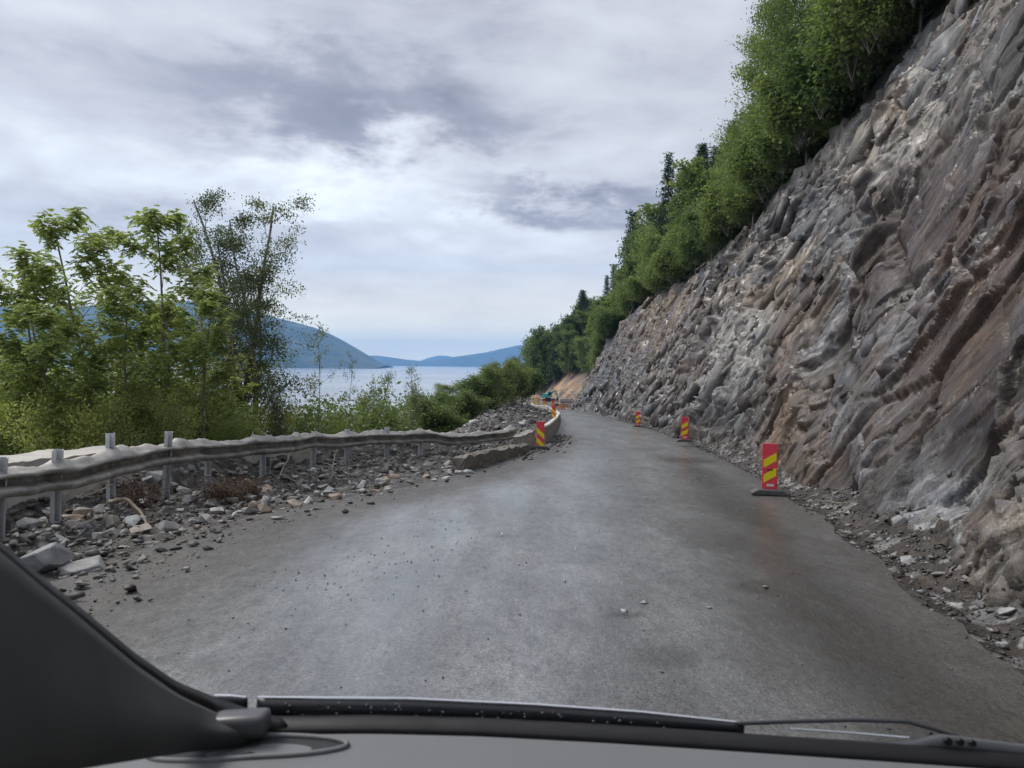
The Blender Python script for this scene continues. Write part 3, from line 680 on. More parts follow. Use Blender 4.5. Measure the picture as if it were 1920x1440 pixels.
def height_sampler(GX, GY, GZ):
    """row/col lookup: rows share y"""
    ysr = GY[:, 0]
    def f(x, y):
        i = np.clip(np.searchsorted(ysr, y), 0, len(ysr)-1)
        out = np.empty(len(x))
        for k in range(len(x)):
            rx = GX[i[k]]; rz = GZ[i[k]]
            out[k] = np.interp(x[k], rx, rz) if rx[0] < rx[-1] else np.interp(x[k], rx[::-1], rz[::-1])
        return out
    return f
Lh = height_sampler(LX, LY, LZ); Vh = height_sampler(VX, VY, VZ); Rh = height_sampler(XXr, YYr, ZZ)
rs = np.random.default_rng(5)
# left gravel
n_ = 24000
y = 4.5+rs.random(n_)**1.7*30; u = np.clip(rs.normal(-.2, 1.15, n_), -3.2, 3.2); x = xb(y)-u
ok = x < xl(y)+.15+.8*rs.random(len(x))**3; x, y, u = x[ok], y[ok], u[ok]
sz = .018+.16*rs.random(len(x))**9+.0010*y; pts = np.stack([x, y, np.maximum(Lh(x, y), np.where(x > xl(y)-.1, zr(y), -99))+sz*.12], 1)
scatter('gravel', pts, sz, 'grey stone chips strewn over the dark earth below the bent guard rail', 'gravel', M['gravel'], .7, 2)
# rubble behind barrier
n_ = 9000
y = 26+rs.random(n_)**1.3*115; u = rs.uniform(.2, 7, n_); x = xb(y)-u
sz = (.12+.5*rs.random(n_)**4)*np.clip(y/60, .5, 1.3); pts = np.stack([x, y, Lh(x, y)+sz*.1], 1)
ok = (np.abs(y-24.5) > 2)
scatter('rubble', pts[ok], sz[ok], 'blasted grey rubble heaped behind the concrete barrier', 'rubble', stonemat('blasted', [(.12, .12, .125), (.2, .2, .205), (.26, .255, .25), (.1, .085, .075), (.17, .165, .16)]), .55, 3)
# right verge gravel
n_ = 8000
y = 3+rs.random(n_)**1.5*60; v_ = rs.random(n_); x = xr(y)+(xf(y)+.25-xr(y))*v_**.7
sz = .02+.09*rs.random(n_)**4+.0012*y; pts = np.stack([x, y, Vh(x, y)+sz*.12], 1)
scatter('loose_chips', pts, sz, 'dark wet stone chips lying in the ditch at the foot of the rock face', 'gravel', stonemat('wet_chips', [(.04, .036, .032), (.08, .075, .07), (.035, .03, .027), (.15, .15, .15), (.05, .045, .04), (.26, .26, .26), (.06, .05, .043)], .35), .6, 4)
# grit on the road
n_ = 900
y = 3.5+rs.random(n_)**1.5*26; lt = rs.random(n_)**.8; x = xl(y)+(xr(y)-xl(y))*lt
cl = rs.random(n_) < .35; cp = pxpath([(850, 990), (760, 1050), (640, 1080)])
ii = rs.integers(0, 3, n_); x = np.where(cl, cp[ii, 0]+rs.normal(0, .35, n_), x); y = np.where(cl, cp[ii, 1]+rs.normal(0, .7, n_), y)
sz = .008+.022*rs.random(n_)**2.5; pts = np.stack([x, y, Rh(x, y)+sz*.25], 1)
scatter('road_grit', pts, sz, 'small dark stones scattered on the wet road surface', 'grit', stonemat('grit', [(.02, .02, .02), (.04, .04, .04), (.3, .3, .3), (.03, .03, .03), (.06, .05, .05)]), .7, 5)
# flat pale chips
pts = pxpath([(1170, 1150), (1205, 1130), (1080, 1030), (940, 1003), (1435, 1100), (1330, 1140), (1060, 1090), (1240, 1260), (1050, 995), (1150, 985), (1010, 990)])
scatter('stone_flakes', np.stack([pts[:, 0], pts[:, 1], zr(pts[:, 1])+.004], 1), np.array([.13, .12, .06, .1, .09, .07, .06, .05, .05, .05, .05]), 'flat pale flakes of rock pressed into the road surface', 'flakes', M['stone_pale'], .12, 8)

def stone_at(px, py, size, kind='stone', label=None, group=None, side='L', flat=1, seed=0, dz=.1, name='stone', mesh=None):
    xy = pxpath([(px, py)], .15 if side == 'L' else .1)[0]
    x, y = xy; hz = (Lh if side == 'L' else Vh)(np.array([x]), np.array([y]))[0]
    # refine against actual height
    for _ in range(6):
        d_ = rayd(px, py); y = (CAMZ-hz)/(-d_[2]/d_[1]); x = d_[0]*y/d_[1]
        h2 = (Lh if side == 'L' else Vh)(np.array([x]), np.array([y]))[0]; hz = .5*hz+.5*h2
    r_ = random.Random(seed*31+int(px)); me_ = RB[kind][r_.randrange(10)]
    ob = mk(name, me_); ob.location = (x, y, hz+size*dz*flat)
    ob.scale = (size*r_.uniform(.85, 1.2), size*r_.uniform(.9, 1.3), size*flat*r_.uniform(.85, 1.1)); ob.rotation_euler = (r_.uniform(-.5, .5), r_.uniform(-.5, .5), r_.uniform(0, 6.3))
    tag(ob, label, 'stone', group); return ob
D_ = lambda w_, y_: w_*y_/F
uniq = [ # px, py(base), size m, kind, flat, label
 (85, 1062, .62, 'stone', .6, 'large pale boulder half hidden by the car pillar, below the leftmost posts'),
 (165, 1070, .5, 'stone', .7, 'broad grey boulder leaning on the pale one beside the second post'),
 (58, 990, .36, 'stone_pale', .9, 'pale angular stone between the two leftmost guard rail posts'),
 (158, 965, .30, 'stone', .8, 'grey wedge shaped stone just right of the second guard rail post'),
 (186, 960, .24, 'stone', .9, 'upright grey block leaning near the third guard rail post'),
 (150, 1000, .26, 'stone', .9, 'squarish grey stone low down right of the second post'),
 (293, 900, .42, 'stone_pale', 1.1, 'big pale stone wedged high in the roots left of the fourth post'),
 (312, 990, .34, 'stone_pale', .9, 'pale upright cracked block standing at the edge of the gravel'),
 (398, 948, .30, 'stone', 1.1, 'rounded grey stone between the fourth and fifth posts'),
 (350, 925, .34, 'stone', .8, 'slanting layered grey block right of the fourth post'),
 (388, 978, .27, 'stone', .8, 'dark faced grey block lying in front of the rounded stone'),
 (495, 960, .30, 'stone_tan', .8, 'orange tinted triangular slab beside the grey stone pile'),
 (470, 963, .34, 'stone_pale', .6, 'pile of light grey slabs left of the orange slab'),
 (552, 950, .30, 'stone_tan', .8, 'reddish brown block at the road edge between two posts'),
 (628, 935, .33, 'stone_tan', .75, 'brown grey cube shaped stone resting on dark earth at the road edge'),
 (595, 930, .22, 'stone', .8, 'small bluish grey stone just left of the brown cube shaped one'),
 (592, 955, .20, 'stone_pale', .5, 'pale flat stone between the reddish block and the brown cube'),
 (720, 900, .24, 'stone_tan', .8, 'dull brown stone in front of the dark bank by the eighth post'),
 (835, 897, .26, 'stone_pale', .4, 'flat pale slab close to the low concrete wall'),
 (525, 880, .34, 'stone_pale', .7, 'light grey slab behind the sixth guard rail post'),
]
for i, (px, py, sz_, kd, fl, lb) in enumerate(uniq): stone_at(px, py, sz_, kd, lb, None, 'L', fl, i)
for i in range(170):
    r_ = random.Random(900+i); px = r_.uniform(60, 880); base = np.interp(px, [0, 200, 500, 700, 880], [1030, 1010, 955, 925, 890])
    py = base-r_.random()**1.3*np.interp(px, [0, 500, 900], [110, 80, 30])
    stone_at(px, py, r_.choice([.11, .13, .16, .2, .24, .30])*np.interp(px, [0, 900], [.95, 1.05]), r_.choice(['stone', 'stone', 'stone_pale', 'stone', 'stone_tan']), *(('angular broken stone in the rubble under the near, left part of the guard rail', 'stones under the left part of the guard rail') if px < 320 else ('angular broken stone in the rubble under the middle of the guard rail', 'stones under the middle of the guard rail') if px < 600 else ('angular broken stone in the dark bank under the far part of the guard rail', 'stones under the far part of the guard rail')), 'L', r_.uniform(.6, 1), i)
for i, (px, py, sz_) in enumerate([(1565, 925, .16), (1605, 950, .18), (1630, 935, .1), (1530, 918, .1), (1595, 985, .2), (1700, 1050, .16), (1760, 1080, .2), (1812, 1085, .12), (1740, 1055, .09), (1860, 1095, .16), (1650, 1012, .12), (1890, 1150, .2), (1830, 1140, .12), (1780, 1110, .12), (1715, 1085, .1), (1860, 1185, .1)]):
    stone_at(px, py, sz_, ['stone', 'stone_pale'][i % 2], 'broken stone lying in the wet ditch at the foot of the rock face', 'stones in the ditch below the rock face', 'R', .6, 300+i)
for i in range(46):
    r_ = random.Random(70+i); y_ = 27+r_.random()**1.2*85; u_ = r_.uniform(1, 6.5); x_ = float(xb(y_))-u_
    ob = mk('boulder', RB[r_.choice(['stone', 'stone', 'stone_pale'])][r_.randrange(10)]); sz_ = r_.uniform(.45, 1.0)*min(1.3, max(.7, y_/60))
    ob.location = (x_, y_, Lh(np.array([x_]), np.array([y_]))[0]+.08); ob.scale = (sz_, sz_*1.2, sz_*.6); ob.rotation_euler = (r_.uniform(-.5, .5), r_.uniform(-.5, .5), r_.uniform(0, 6))
    tag(ob, 'grey blasted boulder on the rubble heap behind the concrete barrier', 'boulder', 'boulders behind the concrete barrier')

# ------------------------------------------------------------------ guard rail
g = empty('guard_rail', (float(xb(12)), 12, float(zr(12))))
tag(g, 'crumpled dusty steel guard rail on bare posts along the left edge of the road', 'guard rail')
gy = np.arange(1.5, 24.6, .06); n_ = len(gy)
gx = xb(gy)
seg = np.cumsum(np.r_[0, np.hypot(np.diff(gx), np.diff(gy))])
top = np.interp(gy, [0, 6.5, 8, 9, 10, 11.2, 13, 14.4, 17, 19.5, 21, 23, 24.6], [1.0, .86, .80, .80, .86, .88, .86, .85, .82, .76, .64, .62, .66])
top = top+.05*fbm(seg*.9, seg*0, 2, 3)*2+.012*fbm(seg*5, seg*0, 7, 2)*2
tg = np.stack([np.gradient(gx), np.gradient(gy)], 1); tg /= np.linalg.norm(tg, axis=1)[:, None]; nl = np.stack([-tg[:, 1], tg[:, 0]], 1)
prof_ = [(.17, .02), (.12, .018), (.07, .0), (.02, -.03), (-.035, -.064), (-.05, -.092), (-.03, -.104), (.045, -.118), (.06, -.15), (.05, -.19), (-.02, -.214), (-.05, -.235), (-.052, -.268), (-.025, -.298), (.02, -.31)]
npf = len(prof_); V = np.zeros((n_, npf, 3)); V2 = V.copy()
for j, (o_, z_) in enumerate(prof_):
    s_ = j*.11
    cw = .10*fbm(seg*1.1, seg*0+s_, 11, 3)*(2.0 if j < 5 else .8)+.03*fbm(seg*5, seg*0+s_*3, 12, 2)*(2 if j < 4 else .8)
    cz = ((.09*fbm(seg*1.6, seg*0+s_+9, 13, 3)*2+.03*fbm(seg*6, seg*0+s_+9, 14, 2)*2-.05*np.abs(vn(seg*2.1, seg*0+s_, 17)-.5)*2) if j < 4 else .02*fbm(seg*1.1, seg*0+9, 15, 2))
    flat_ = 1 if j > 3 else (.75+.5*vn(seg*1.3, seg*0, 6))
    oo = o_*flat_+cw
    V[:, j, 0] = gx+nl[:, 0]*oo; V[:, j, 1] = gy+nl[:, 1]*oo; V[:, j, 2] = zr(gy)+top+z_+cz
# crumple the far end outwards and up
ke = np.clip((gy-23.0)/1.6, 0, 1)[:, None]**2
V[:, :, 2] += ke*(.12-.1*np.linspace(0, 1, npf)[None, :]); V[:, :, 0] += ke*np.linspace(-.05, .12, npf)[None, :]
me = npmesh('rail_beam', V.reshape(-1, 3)-np.array(g.location), grid_faces(n_, npf), smooth=False, attr={'dust': np.tile(np.interp(np.arange(npf), [0, 4, 5.5, 8, 11, 14], [1, .9, .1, 0, .45, .1]), n_)})
rb = mk('rail_beam', me, g, M['steel']); sm = rb.modifiers.new('t', 'SOLIDIFY'); sm.thickness = .006; sm.offset = 0
def cchan(bm, h_):
    w_, d_, t_ = .05, .06, .006
    pts = [(-w_, -d_), (w_, -d_), (w_, -d_*.2), (w_-t_*2, -d_*.2), (w_-t_*2, -d_+t_*2), (-w_+t_*2, -d_+t_*2), (-w_+t_*2, d_*.6), (w_*.5, d_*.6), (w_*.5, d_*.6+t_*2), (-w_, d_*.6+t_*2)]
    a_ = [bm.verts.new((x_, y_, 0)) for x_, y_ in pts]; b_ = [bm.verts.new((x_, y_, h_)) for x_, y_ in pts]; n2_ = len(pts)
    bm.faces.new(a_); bm.faces.new(b_[::-1])
    for i in range(n2_): bm.faces.new((a_[i], b_[i], b_[(i+1) % n2_], a_[(i+1) % n2_]))
pm = bmmesh('post', lambda bm: cchan(bm, 1.45)); pm.materials.append(M['post'])
hole = bmmesh('bolt_hole', lambda bm: cyl(bm, (0, -.062, 1.4), .009, .009, .006, 10, Matrix.Rotation(R(90), 3, 'X'))); hole.materials.append(M['black'])
posts = [(20, 7.95, .06, .10), (125, 8.9, .10, .08), (230, 10.0, .17, -.02), (328, 11.2, .12, .10), (418, 12.5, -.12, .0), (510, 14.2, -.10, .06), (592, 15.9, -.02, .08), (662, 17.2, .02, .02), (735, 18.7, .05, 0), (800, 19.95, .0, -.04), (850, 21, -.05, 0)]
for px, y_, ext, lean in posts:
    x_ = float(xb(y_))+.0; tz = float(np.interp(y_, gy, top))+float(zr(y_))+ext+.06
    o_ = mk('post', pm, g); o_.location = Vector((x_-.17 if px != 418 else x_-.19, y_, tz-1.45))-g.location
    i_ = int(np.clip(np.searchsorted(gy, y_), 0, n_-1)); o_.rotation_euler = (R(-3)*lean*10, lean, math.atan2(tg[i_, 1], tg[i_, 0])+.5+math.pi)
    if px < 400: mk('bolt_hole', hole, o_)

# concrete parapet remains
def slab(name, P0, P1, h_, th, mat, label, cat='concrete wall', seed=0, tilt=0, dz=0, jag=.05, sink=.4):
    L = np.linalg.norm(np.array(P1)-np.array(P0)); nx = max(12, int(L/.08)); nz_ = 10; ny = 5
    verts = []; faces = []
    P0 = np.array(P0); P1 = np.array(P1); dirv = (P1-P0)/L; nv_ = np.array([-dirv[1], dirv[0], 0]); nv_ /= np.linalg.norm(nv_)
    ring = [(-.5, -1)]+[(-.5, z_) for z_ in np.linspace(-.6, 0, nz_)]+[(y_, 0) for y_ in np.linspace(-.5, .5, ny)[1:]]+[(.5, z_) for z_ in np.linspace(0, -1, nz_)[1:]]
    rn = np.array(ring); xs_ = np.linspace(0, L, nx)
    X_, K = np.meshgrid(xs_, np.arange(len(rn)), indexing='ij')
    ofs = rn[:, 0][None, :]*th+.02*fbm(X_*3, K*.6, seed, 4)*2; zz_ = rn[:, 1][None, :]*(h_+sink)+0*X_
    tp = (rn[:, 1] > -.12)[None, :]
    zz_ = zz_+np.where(tp, jag*fbm(X_*2.3, rn[:, 0][None, :]*1.5+X_*0, seed+3, 4)*2, 0)
    endj = np.where((X_ < L*.02)|(X_ > L*.98), .12*(vn(K*.7, X_*0, seed+8)-.5), 0)
    P_ = P0[None, None, :]+dirv[None, None, :]*(X_+endj)[..., None]+nv_[None, None, :]*(ofs+zz_*math.tan(tilt))[..., None]; P_[..., 2] += zz_+dz
    n2 = len(rn); fs = grid_faces(nx, n2)
    vv = P_.reshape(-1, 3); c0 = len(vv); e0_ = vv[:n2].mean(0); e1_ = vv[-n2:].mean(0); vv = np.vstack([vv, e0_, e1_])
    tri = [[i, c0, (i+1) % n2, (i+1) % n2] for i in range(n2)]; b0 = (nx-1)*n2; tri2 = [[b0+i, b0+(i+1) % n2, c0+1, c0+1] for i in range(n2)]
    bmv = bpy.data.meshes.new(name); fl = [tuple(q) for q in fs]+[tuple(q[:3]) for q in tri]+[tuple(q[:3]) for q in tri2]
    bmv.from_pydata([tuple(q) for q in vv], [], [tuple(int(k_) for k_ in f_) for f_ in fl]); bmv.update()
    bm = bmesh.new(); bm.from_mesh(bmv); bmesh.ops.recalc_face_normals(bm, faces=bm.faces); bm.to_mesh(bmv); bm.free()
    o_ = mk(name, bmv, None, mat); tag(o_, label, cat); return o_
# old parapet behind the rail, far left
slab('concrete_parapet', (-6.4, 6.6, float(zr(6.6))+.78), (-6.1, 11.6, float(zr(11.6))+.80), .55, .75, M['concrete_pale'], 'broken old concrete parapet with a pale top behind the leftmost guard rail posts', seed=3, jag=.06)
slab('concrete_wall', (-1.15, 16.6, float(zr(16.6))+.33), (.42, 22.8, float(zr(22.8))+.26), .3, .25, simple('stained_concrete', (.19, .17, .145), .9, bump=.9, bscale=14, var=.35, nscale=3), 'low brown concrete wall under the right hand end of the guard rail', seed=5, jag=.09)
slab('concrete_wall_end', (.15, 23.6, float(zr(23.3))+.42), (.62, 25.3, float(zr(25))+.55), .6, .28, M['concrete'], 'tilted broken concrete wall end beside the red and yellow marker on the left', seed=6, tilt=.25, jag=.05)
slab('concrete_chunk', (-3.3, 20.5, float(zr(19))+.42), (-2.4, 21.6, float(zr(20))+.42), .25, .4, M['concrete_pale'], 'pale slab of broken concrete lying behind the guard rail by the last posts', 'concrete slab', seed=8, sink=.3)
slab('concrete_chunk', (-5.4, 15.4, float(zr(15))+.66), (-4.6, 17.3, float(zr(17))+.66), .25, .5, M['concrete_pale'], 'long pale slab of concrete behind the middle of the guard rail', 'concrete slab', seed=9, sink=.3)

# ------------------------------------------------------------------ concrete barrier
bp = np.array([(1.05, 27.3), (1.35, 29.5), (1.75, 34), (2.35, 41), (2.95, 49), (3.45, 56), (3.75, 64), (3.98, 72), (4.25, 82), (4.65, 94), (5.0, 106), (5.05, 113), (4.7, 118), (3.9, 121), (3.5, 126), (3.7, 140), (4.1, 158)])
sl = np.r_[0, np.cumsum(np.hypot(*np.diff(bp, axis=0).T))]
def bpt(s_): return np.array([np.interp(s_, sl, bp[:, 0]), np.interp(s_, sl, bp[:, 1])])
bar = empty('concrete_barrier', (1.05, 27.3, float(zr(27.3)))); tag(bar, 'curving concrete barrier with a pale top rail that bends left towards the excavator', 'barrier')
SL = 4.0; nseg = int(sl[-1]/SL)
for i in range(nseg):
    a0 = i*SL+.012; a1 = (i+1)*SL-.012; ss = np.linspace(a0, a1, 5); pts = np.array([bpt(q) for q in ss])
    tg_ = np.gradient(pts, axis=0); tg_ /= np.linalg.norm(tg_, axis=1)[:, None]; nn = np.stack([-tg_[:, 1], tg_[:, 0]], 1)
    for nm, ring, mt in (('barrier_segment', [(-.17, -.05), (-.15, .18), (-.085, .56), (.085, .56), (.15, .18), (.17, -.05)], M['concrete']), ('cap_rail', [(-.10, .563), (-.105, .60), (-.07, .64), (.07, .64), (.105, .60), (.10, .563)], M['cap'])):
        rg = np.array(ring); PV = np.zeros((5, 6, 3))
        for j in range(6):
            PV[:, j, :2] = pts+nn*rg[j, 0]; PV[:, j, 2] = zr(pts[:, 1])+rg[j, 1]
        vv = [tuple(q) for q in (PV.reshape(-1, 3)-np.array(bar.location))]
        fs = [tuple(int(x) for x in f_) for f_ in grid_faces(5, 6)]+[(k_*6+5, k_*6, (k_+1)*6, (k_+1)*6+5) for k_ in range(4)]+[(0, 1, 2, 3, 4, 5), (29, 28, 27, 26, 25, 24)]
        me = bpy.data.meshes.new(nm); me.from_pydata(vv, [], fs); me.update()
        bm = bmesh.new(); bm.from_mesh(me); bmesh.ops.recalc_face_normals(bm, faces=bm.faces); bm.to_mesh(me); bm.free()
        mk(nm, me, bar, mt)

# ------------------------------------------------------------------ marker boards
def clip_stripe(w_, h_, z0, z1, slope):
    """parallelogram stripe inside the plate: rising (slope>0) to the right, clipped to the plate"""
    pts = []; x0, x1 = -w_/2, w_/2
    poly = [(x0, z0), (x1, z0+slope*w_), (x1, z1+slope*w_), (x0, z1)]
    def clip(poly, zlim, keep_below):
        out = []
        for i in range(len(poly)):
            a_, b_ = poly[i], poly[(i+1) % len(poly)]
            ia = a_[1] <= zlim if keep_below else a_[1] >= zlim; ib = b_[1] <= zlim if keep_below else b_[1] >= zlim
            if ia: out.append(a_)
            if ia != ib:
                t_ = (zlim-a_[1])/(b_[1]-a_[1]); out.append((a_[0]+(b_[0]-a_[0])*t_, zlim))
        return out
    poly = clip(poly, h_, True); poly = clip(poly, 0, False) if poly else poly
    return poly
BM_ = {}
def board(kind, loc, rz, label, group, base=True, h_=.80, w_=.25, tilt=0):
    key = (kind, base, h_)
    e = empty('marker_board', loc, rz); e.rotation_euler = (0, tilt, rz)
    tag(e, label, 'road marker', group)
    if key not in BM_:
        z0 = .06 if base else .08; d = {}
        def plate(bm):
            vs = box(bm, (0, 0, z0+h_/2), (w_, .035, h_))
        d['plate'] = bmmesh('plate', plate, .006)
        stripes = []
        if kind == 'R':
            rng_ = [(.16, .335, .62), (.48, .655, .62)]; mgn = .022
        else:
            rng_ = [(.10, .28, -.95), (.48, .66, -.95)] ; mgn = .004
            rng_ = [(.18, .38, -.95), (.575, .775, -.95)]
        for a_, b_, sl_ in rng_:
            ww = w_-2*mgn
            if sl_ > 0: poly = clip_stripe(ww, h_-.02, a_*h_, b_*h_, sl_)
            else: poly = clip_stripe(ww, h_-.004, a_*h_, b_*h_, sl_)
            if len(poly) > 2: stripes.append(bmmesh('stripe', lambda bm, poly=poly: poly_extrude(bm, [(x_, z_+z0) for x_, z_ in poly], -.0205, .0205)))
        if kind == 'L':
            poly = [(-w_/2+.004, z0+h_*.12), (-w_/2+.004, z0+.004)] and None
        d['stripes'] = stripes
        d['slot'] = bmmesh('handle_slot', lambda bm: box(bm, (.0 if kind == 'R' else -.03, 0, z0+h_*(.44 if kind == 'R' else .25)), (.095 if kind == 'R' else .035, .046, .026)), .006)
        d['sticker'] = bmmesh('sticker', lambda bm: box(bm, (.01, -.019, z0+h_*.115), (.115, .004, .042)))
        def txt(bm):
            for i_ in range(9): box(bm, (-.032+i_*.0115, -.0217, z0+h_*.115), (.006, .0012, .016 if i_ % 3 else .022))
        d['txt'] = bmmesh('print', txt)
        def foot(bm):
            if base:
                pts = [(-.30, 0), (-.30, .028), (-.19, .085), (.19, .085), (.30, .028), (.30, 0)]
                poly_extrude(bm, pts, -.17, .17)
            else: box(bm, (0, 0, .04), (.07, .07, .11))
        d['foot'] = bmmesh('base', foot, .012 if base else .004)
        BM_[key] = d
    d = BM_[key]
    def part(nm, me, mt, par=e):
        if not me.materials: me.materials.append(mt)
        return mk(nm, me, par)
    pl_ = part('plate', d['plate'], M['red'])
    for st in d['stripes']: part('stripe', st, M['yellow'], pl_)
    if kind == 'R':
        part('handle_slot', d['slot'], M['black'], pl_); s_ = part('sticker', d['sticker'], M['white'], pl_)
    elif h_ > .7: part('reflector', d['slot'], M['white'], pl_)
    part('rubber_base' if base else 'bracket', d['foot'], M['rubber'] if base else M['white'])
    return e
def gpos(px, py, y, z=None):
    q = at(px, py, y); return (float(q[0]), y, float(zr(y))+.02 if z is None else z)
gp = 'red and yellow striped marker boards along the right side'
bx_ = gpos(1444, 0, 13.9); board('R', (4.42, 13.1, float(zr(13.1))+.02), R(-14), 'nearest red and yellow marker board on the right, on a rubber base below the cliff', gp, tilt=.0)
board('R', (float(at(1284, 800, 27)[0]), 27, float(zr(27))+.16), R(-8), 'middle one of the three striped marker boards standing along the foot of the cliff', gp)
board('R', (float(at(1196, 790, 43)[0]), 43, float(zr(43))+.10), R(-6), 'farthest of the three striped marker boards along the foot of the cliff', gp)
gl = 'red and yellow striped marker boards along the left side'
board('L', (float(at(1013, 845, 24.4)[0]), 24.4, float(zr(24.4))+.03), R(-2), 'striped marker board on a rubber base beside the near end of the concrete barrier', gl)
def on_bar(px, s_, lb, h_=.6):
    q = bpt(s_); board('L', (q[0], q[1], float(zr(q[1]))+.62), R(-3), lb, gl, False, h_, .2 if h_ < .7 else .25)
on_bar(1033, 10.5, 'striped marker board clamped on top of the concrete barrier just before its bend')
on_bar(1040, 50, 'striped marker board on the barrier at its right hand bend, beside a round grey disc', .8)
on_bar(1022, 88, 'small distant striped marker board behind the bend of the barrier, in front of the excavator', .8)
q = at(1009, 770, 126); board('L', (q[0], 126, float(zr(126))+.62), 0, 'leftmost distant striped marker board on the far stretch of barrier', gl, False, .8)
for i, (px, py) in enumerate([(1048, 768), (1053, 766), (1058, 767)]):
    q = at(px, py, 122); board('R' if i else 'L', (q[0], 122-i*.5, float(zr(122))+.0), R(10*i-10), ['leftmost', 'middle', 'rightmost'][i]+' of three distant striped boards crowded together at the road end', 'crowded boards at the road end', True, .8)

# ------------------------------------------------------------------ construction site in the distance
ZE = float(CAMZ-(753-684)/F*178)
ex = empty('excavator', (float(at(1029, 752, 178)[0]), 178, ZE), R(-8)); tag(ex, 'teal excavator with raised arm working at the far end of the road', 'excavator')
def E(nm, fn, mt, bev=.03, par=ex): 
    me = bmmesh(nm, fn, bev); me.materials.append(mt); return mk(nm, me, par)
E('engine_housing', lambda bm: box(bm, (-.75, 0, 1.35), (1.2, 1.9, .95)), M['teal'], .08)
E('counterweight', lambda bm: box(bm, (-1.35, 0, 1.15), (.35, 1.9, .7)), M['teal'], .08)
cb_ = E('cab', lambda bm: box(bm, (.25, -.45, 1.65), (.9, .85, 1.25)), M['teal'], .06)
E('window', lambda bm: box(bm, (.25, -.885, 1.8), (.7, .02, .7)), M['glass'], 0, cb_); E('window', lambda bm: box(bm, (.71, -.45, 1.8), (.02, .65, .7)), M['glass'], 0, cb_)
E('turntable', lambda bm: cyl(bm, (-.2, 0, .75), .7, .7, .25, 20), M['dark_metal'], 0)
for sy in (-.75, .75):
    tk = E('track', lambda bm, sy=sy: poly_extrude(bm, [(-1.5, .3), (-1.2, .02), (1.2, .02), (1.5, .3), (1.2, .6), (-1.2, .6)], sy-.22, sy+.22), M['dark_metal'], .03)
ry = lambda a_: Matrix.Rotation(R(a_), 3, 'Y')
E('boom', lambda bm: (box(bm, (.85, .25, 2.1), (1.5, .26, .3), ry(-38)),), M['teal'], .04)
E('dipper_arm', lambda bm: box(bm, (1.75, .25, 1.75), (1.9, .24, .26), ry(68)), M['teal'], .04)
E('hydraulic_cylinder', lambda bm: cyl(bm, (1.0, .25, 2.45), .05, .05, 1.1, 10, ry(58)), M['dark_metal'], 0)
E('bucket', lambda bm: poly_extrude(bm, [(1.95, .9), (2.25, .75), (2.2, .3), (1.8, .15), (1.6, .45)], -.1, .6), M['dark_metal'], .03)
def simple_thing(nm, fn, mt, loc, lb, cat, group=None, bev=0, rz=0):
    me = bmmesh(nm, fn, bev); me.materials.append(mt); o_ = mk(nm, me); o_.location = loc; o_.rotation_euler[2] = rz; tag(o_, lb, cat, group); return o_
def loc_(px, py, y): q = at(px, py, y); return Vector((q[0], q[1], q[2]))
def sign_disc(bm):
    cyl(bm, (0, 0, 0), .34, .34, .03, 24, Matrix.Rotation(R(90), 3, 'X'))
dsk = empty('round_sign', loc_(1036.5, 762, 100)); tag(dsk, 'round grey back of a road sign beside the barrier in front of the excavator', 'sign')
zz0 = loc_(1036.5, 755, 100)-dsk.location
me = bmmesh('sign_face', lambda bm: cyl(bm, zz0, .3, .3, .03, 24, Matrix.Rotation(R(90), 3, 'X'))); me.materials.append(M['white']); mk('sign_face', me, dsk)
me = bmmesh('pole', lambda bm: cyl(bm, (zz0[0], .04, -.1), .03, .03, 1.4, 8)); me.materials.append(M['post']); mk('pole', me, dsk)
for i, (px, py, y_, w_) in enumerate([(1006, 746, 170, .9), (1043, 752, 172, 1.1), (1056, 749, 168, .7)]):
    e_ = empty('barricade', loc_(px, py+6, y_)); tag(e_, ['orange barricade plank far left behind the end of the barrier', 'orange barricade plank right of the excavator bucket', 'short orange barricade plank below the cliff end'][i], 'barricade', 'orange barricades')
    me = bmmesh('plank', lambda bm: box(bm, (0, 0, .7), (w_, .04, .2))); me.materials.append(M['orange']); mk('plank', me, e_)
    for sx in (-1, 1):
        me = bmmesh('leg', lambda bm: box(bm, (sx*w_*.4, .04, .2), (.06, .05, 1.2))); me.materials.append(M['dark_metal']); mk('leg', me, e_)
e_ = empty('warning_sign', loc_(1003, 758, 150)); tag(e_, 'yellow triangular warning sign above the far left end of the barrier', 'sign')
for k_, (zz_, col_) in enumerate([(1.1, 'yellow'), (.3, 'yellow')]):
    me = bmmesh('sign_face', lambda bm: poly_extrude(bm, [(-.3, zz_-.25), (.3, zz_-.25), (0, zz_+.3)] if k_ == 0 else [(-.3, zz_-.2), (.3, zz_-.2), (.3, zz_+.25), (-.3, zz_+.25)], -.02, .02)); me.materials.append(M[col_]); mk('sign_face', me, e_)
me = bmmesh('border', lambda bm: [box(bm, ((-.15 if s_ > 0 else .15), -.025, 1.12), (.035, .012, .62), Matrix.Rotation(s_*R(28.6), 3, 'Y')) for s_ in (1, -1)]); me.materials.append(M['red']); mk('border', me, e_)
me = bmmesh('pole', lambda bm: box(bm, (0, .04, .3), (.05, .05, 2.2))); me.materials.append(M['post']); mk('pole', me, e_)
for i in range(4):
    simple_thing('concrete_element', lambda bm: box(bm, (0, 0, 0), (2.4, .5, .32)), M['concrete_pale'] if i % 2 else M['concrete'], (float(at(1062, 760, 135)[0]), 135, float(zr(135))+.2+i*.42), ['lowest', 'second', 'third', 'topmost'][i]+' of the pale concrete elements stacked at the road end by the cliff', 'concrete block', 'stacked concrete elements', .03, .1)
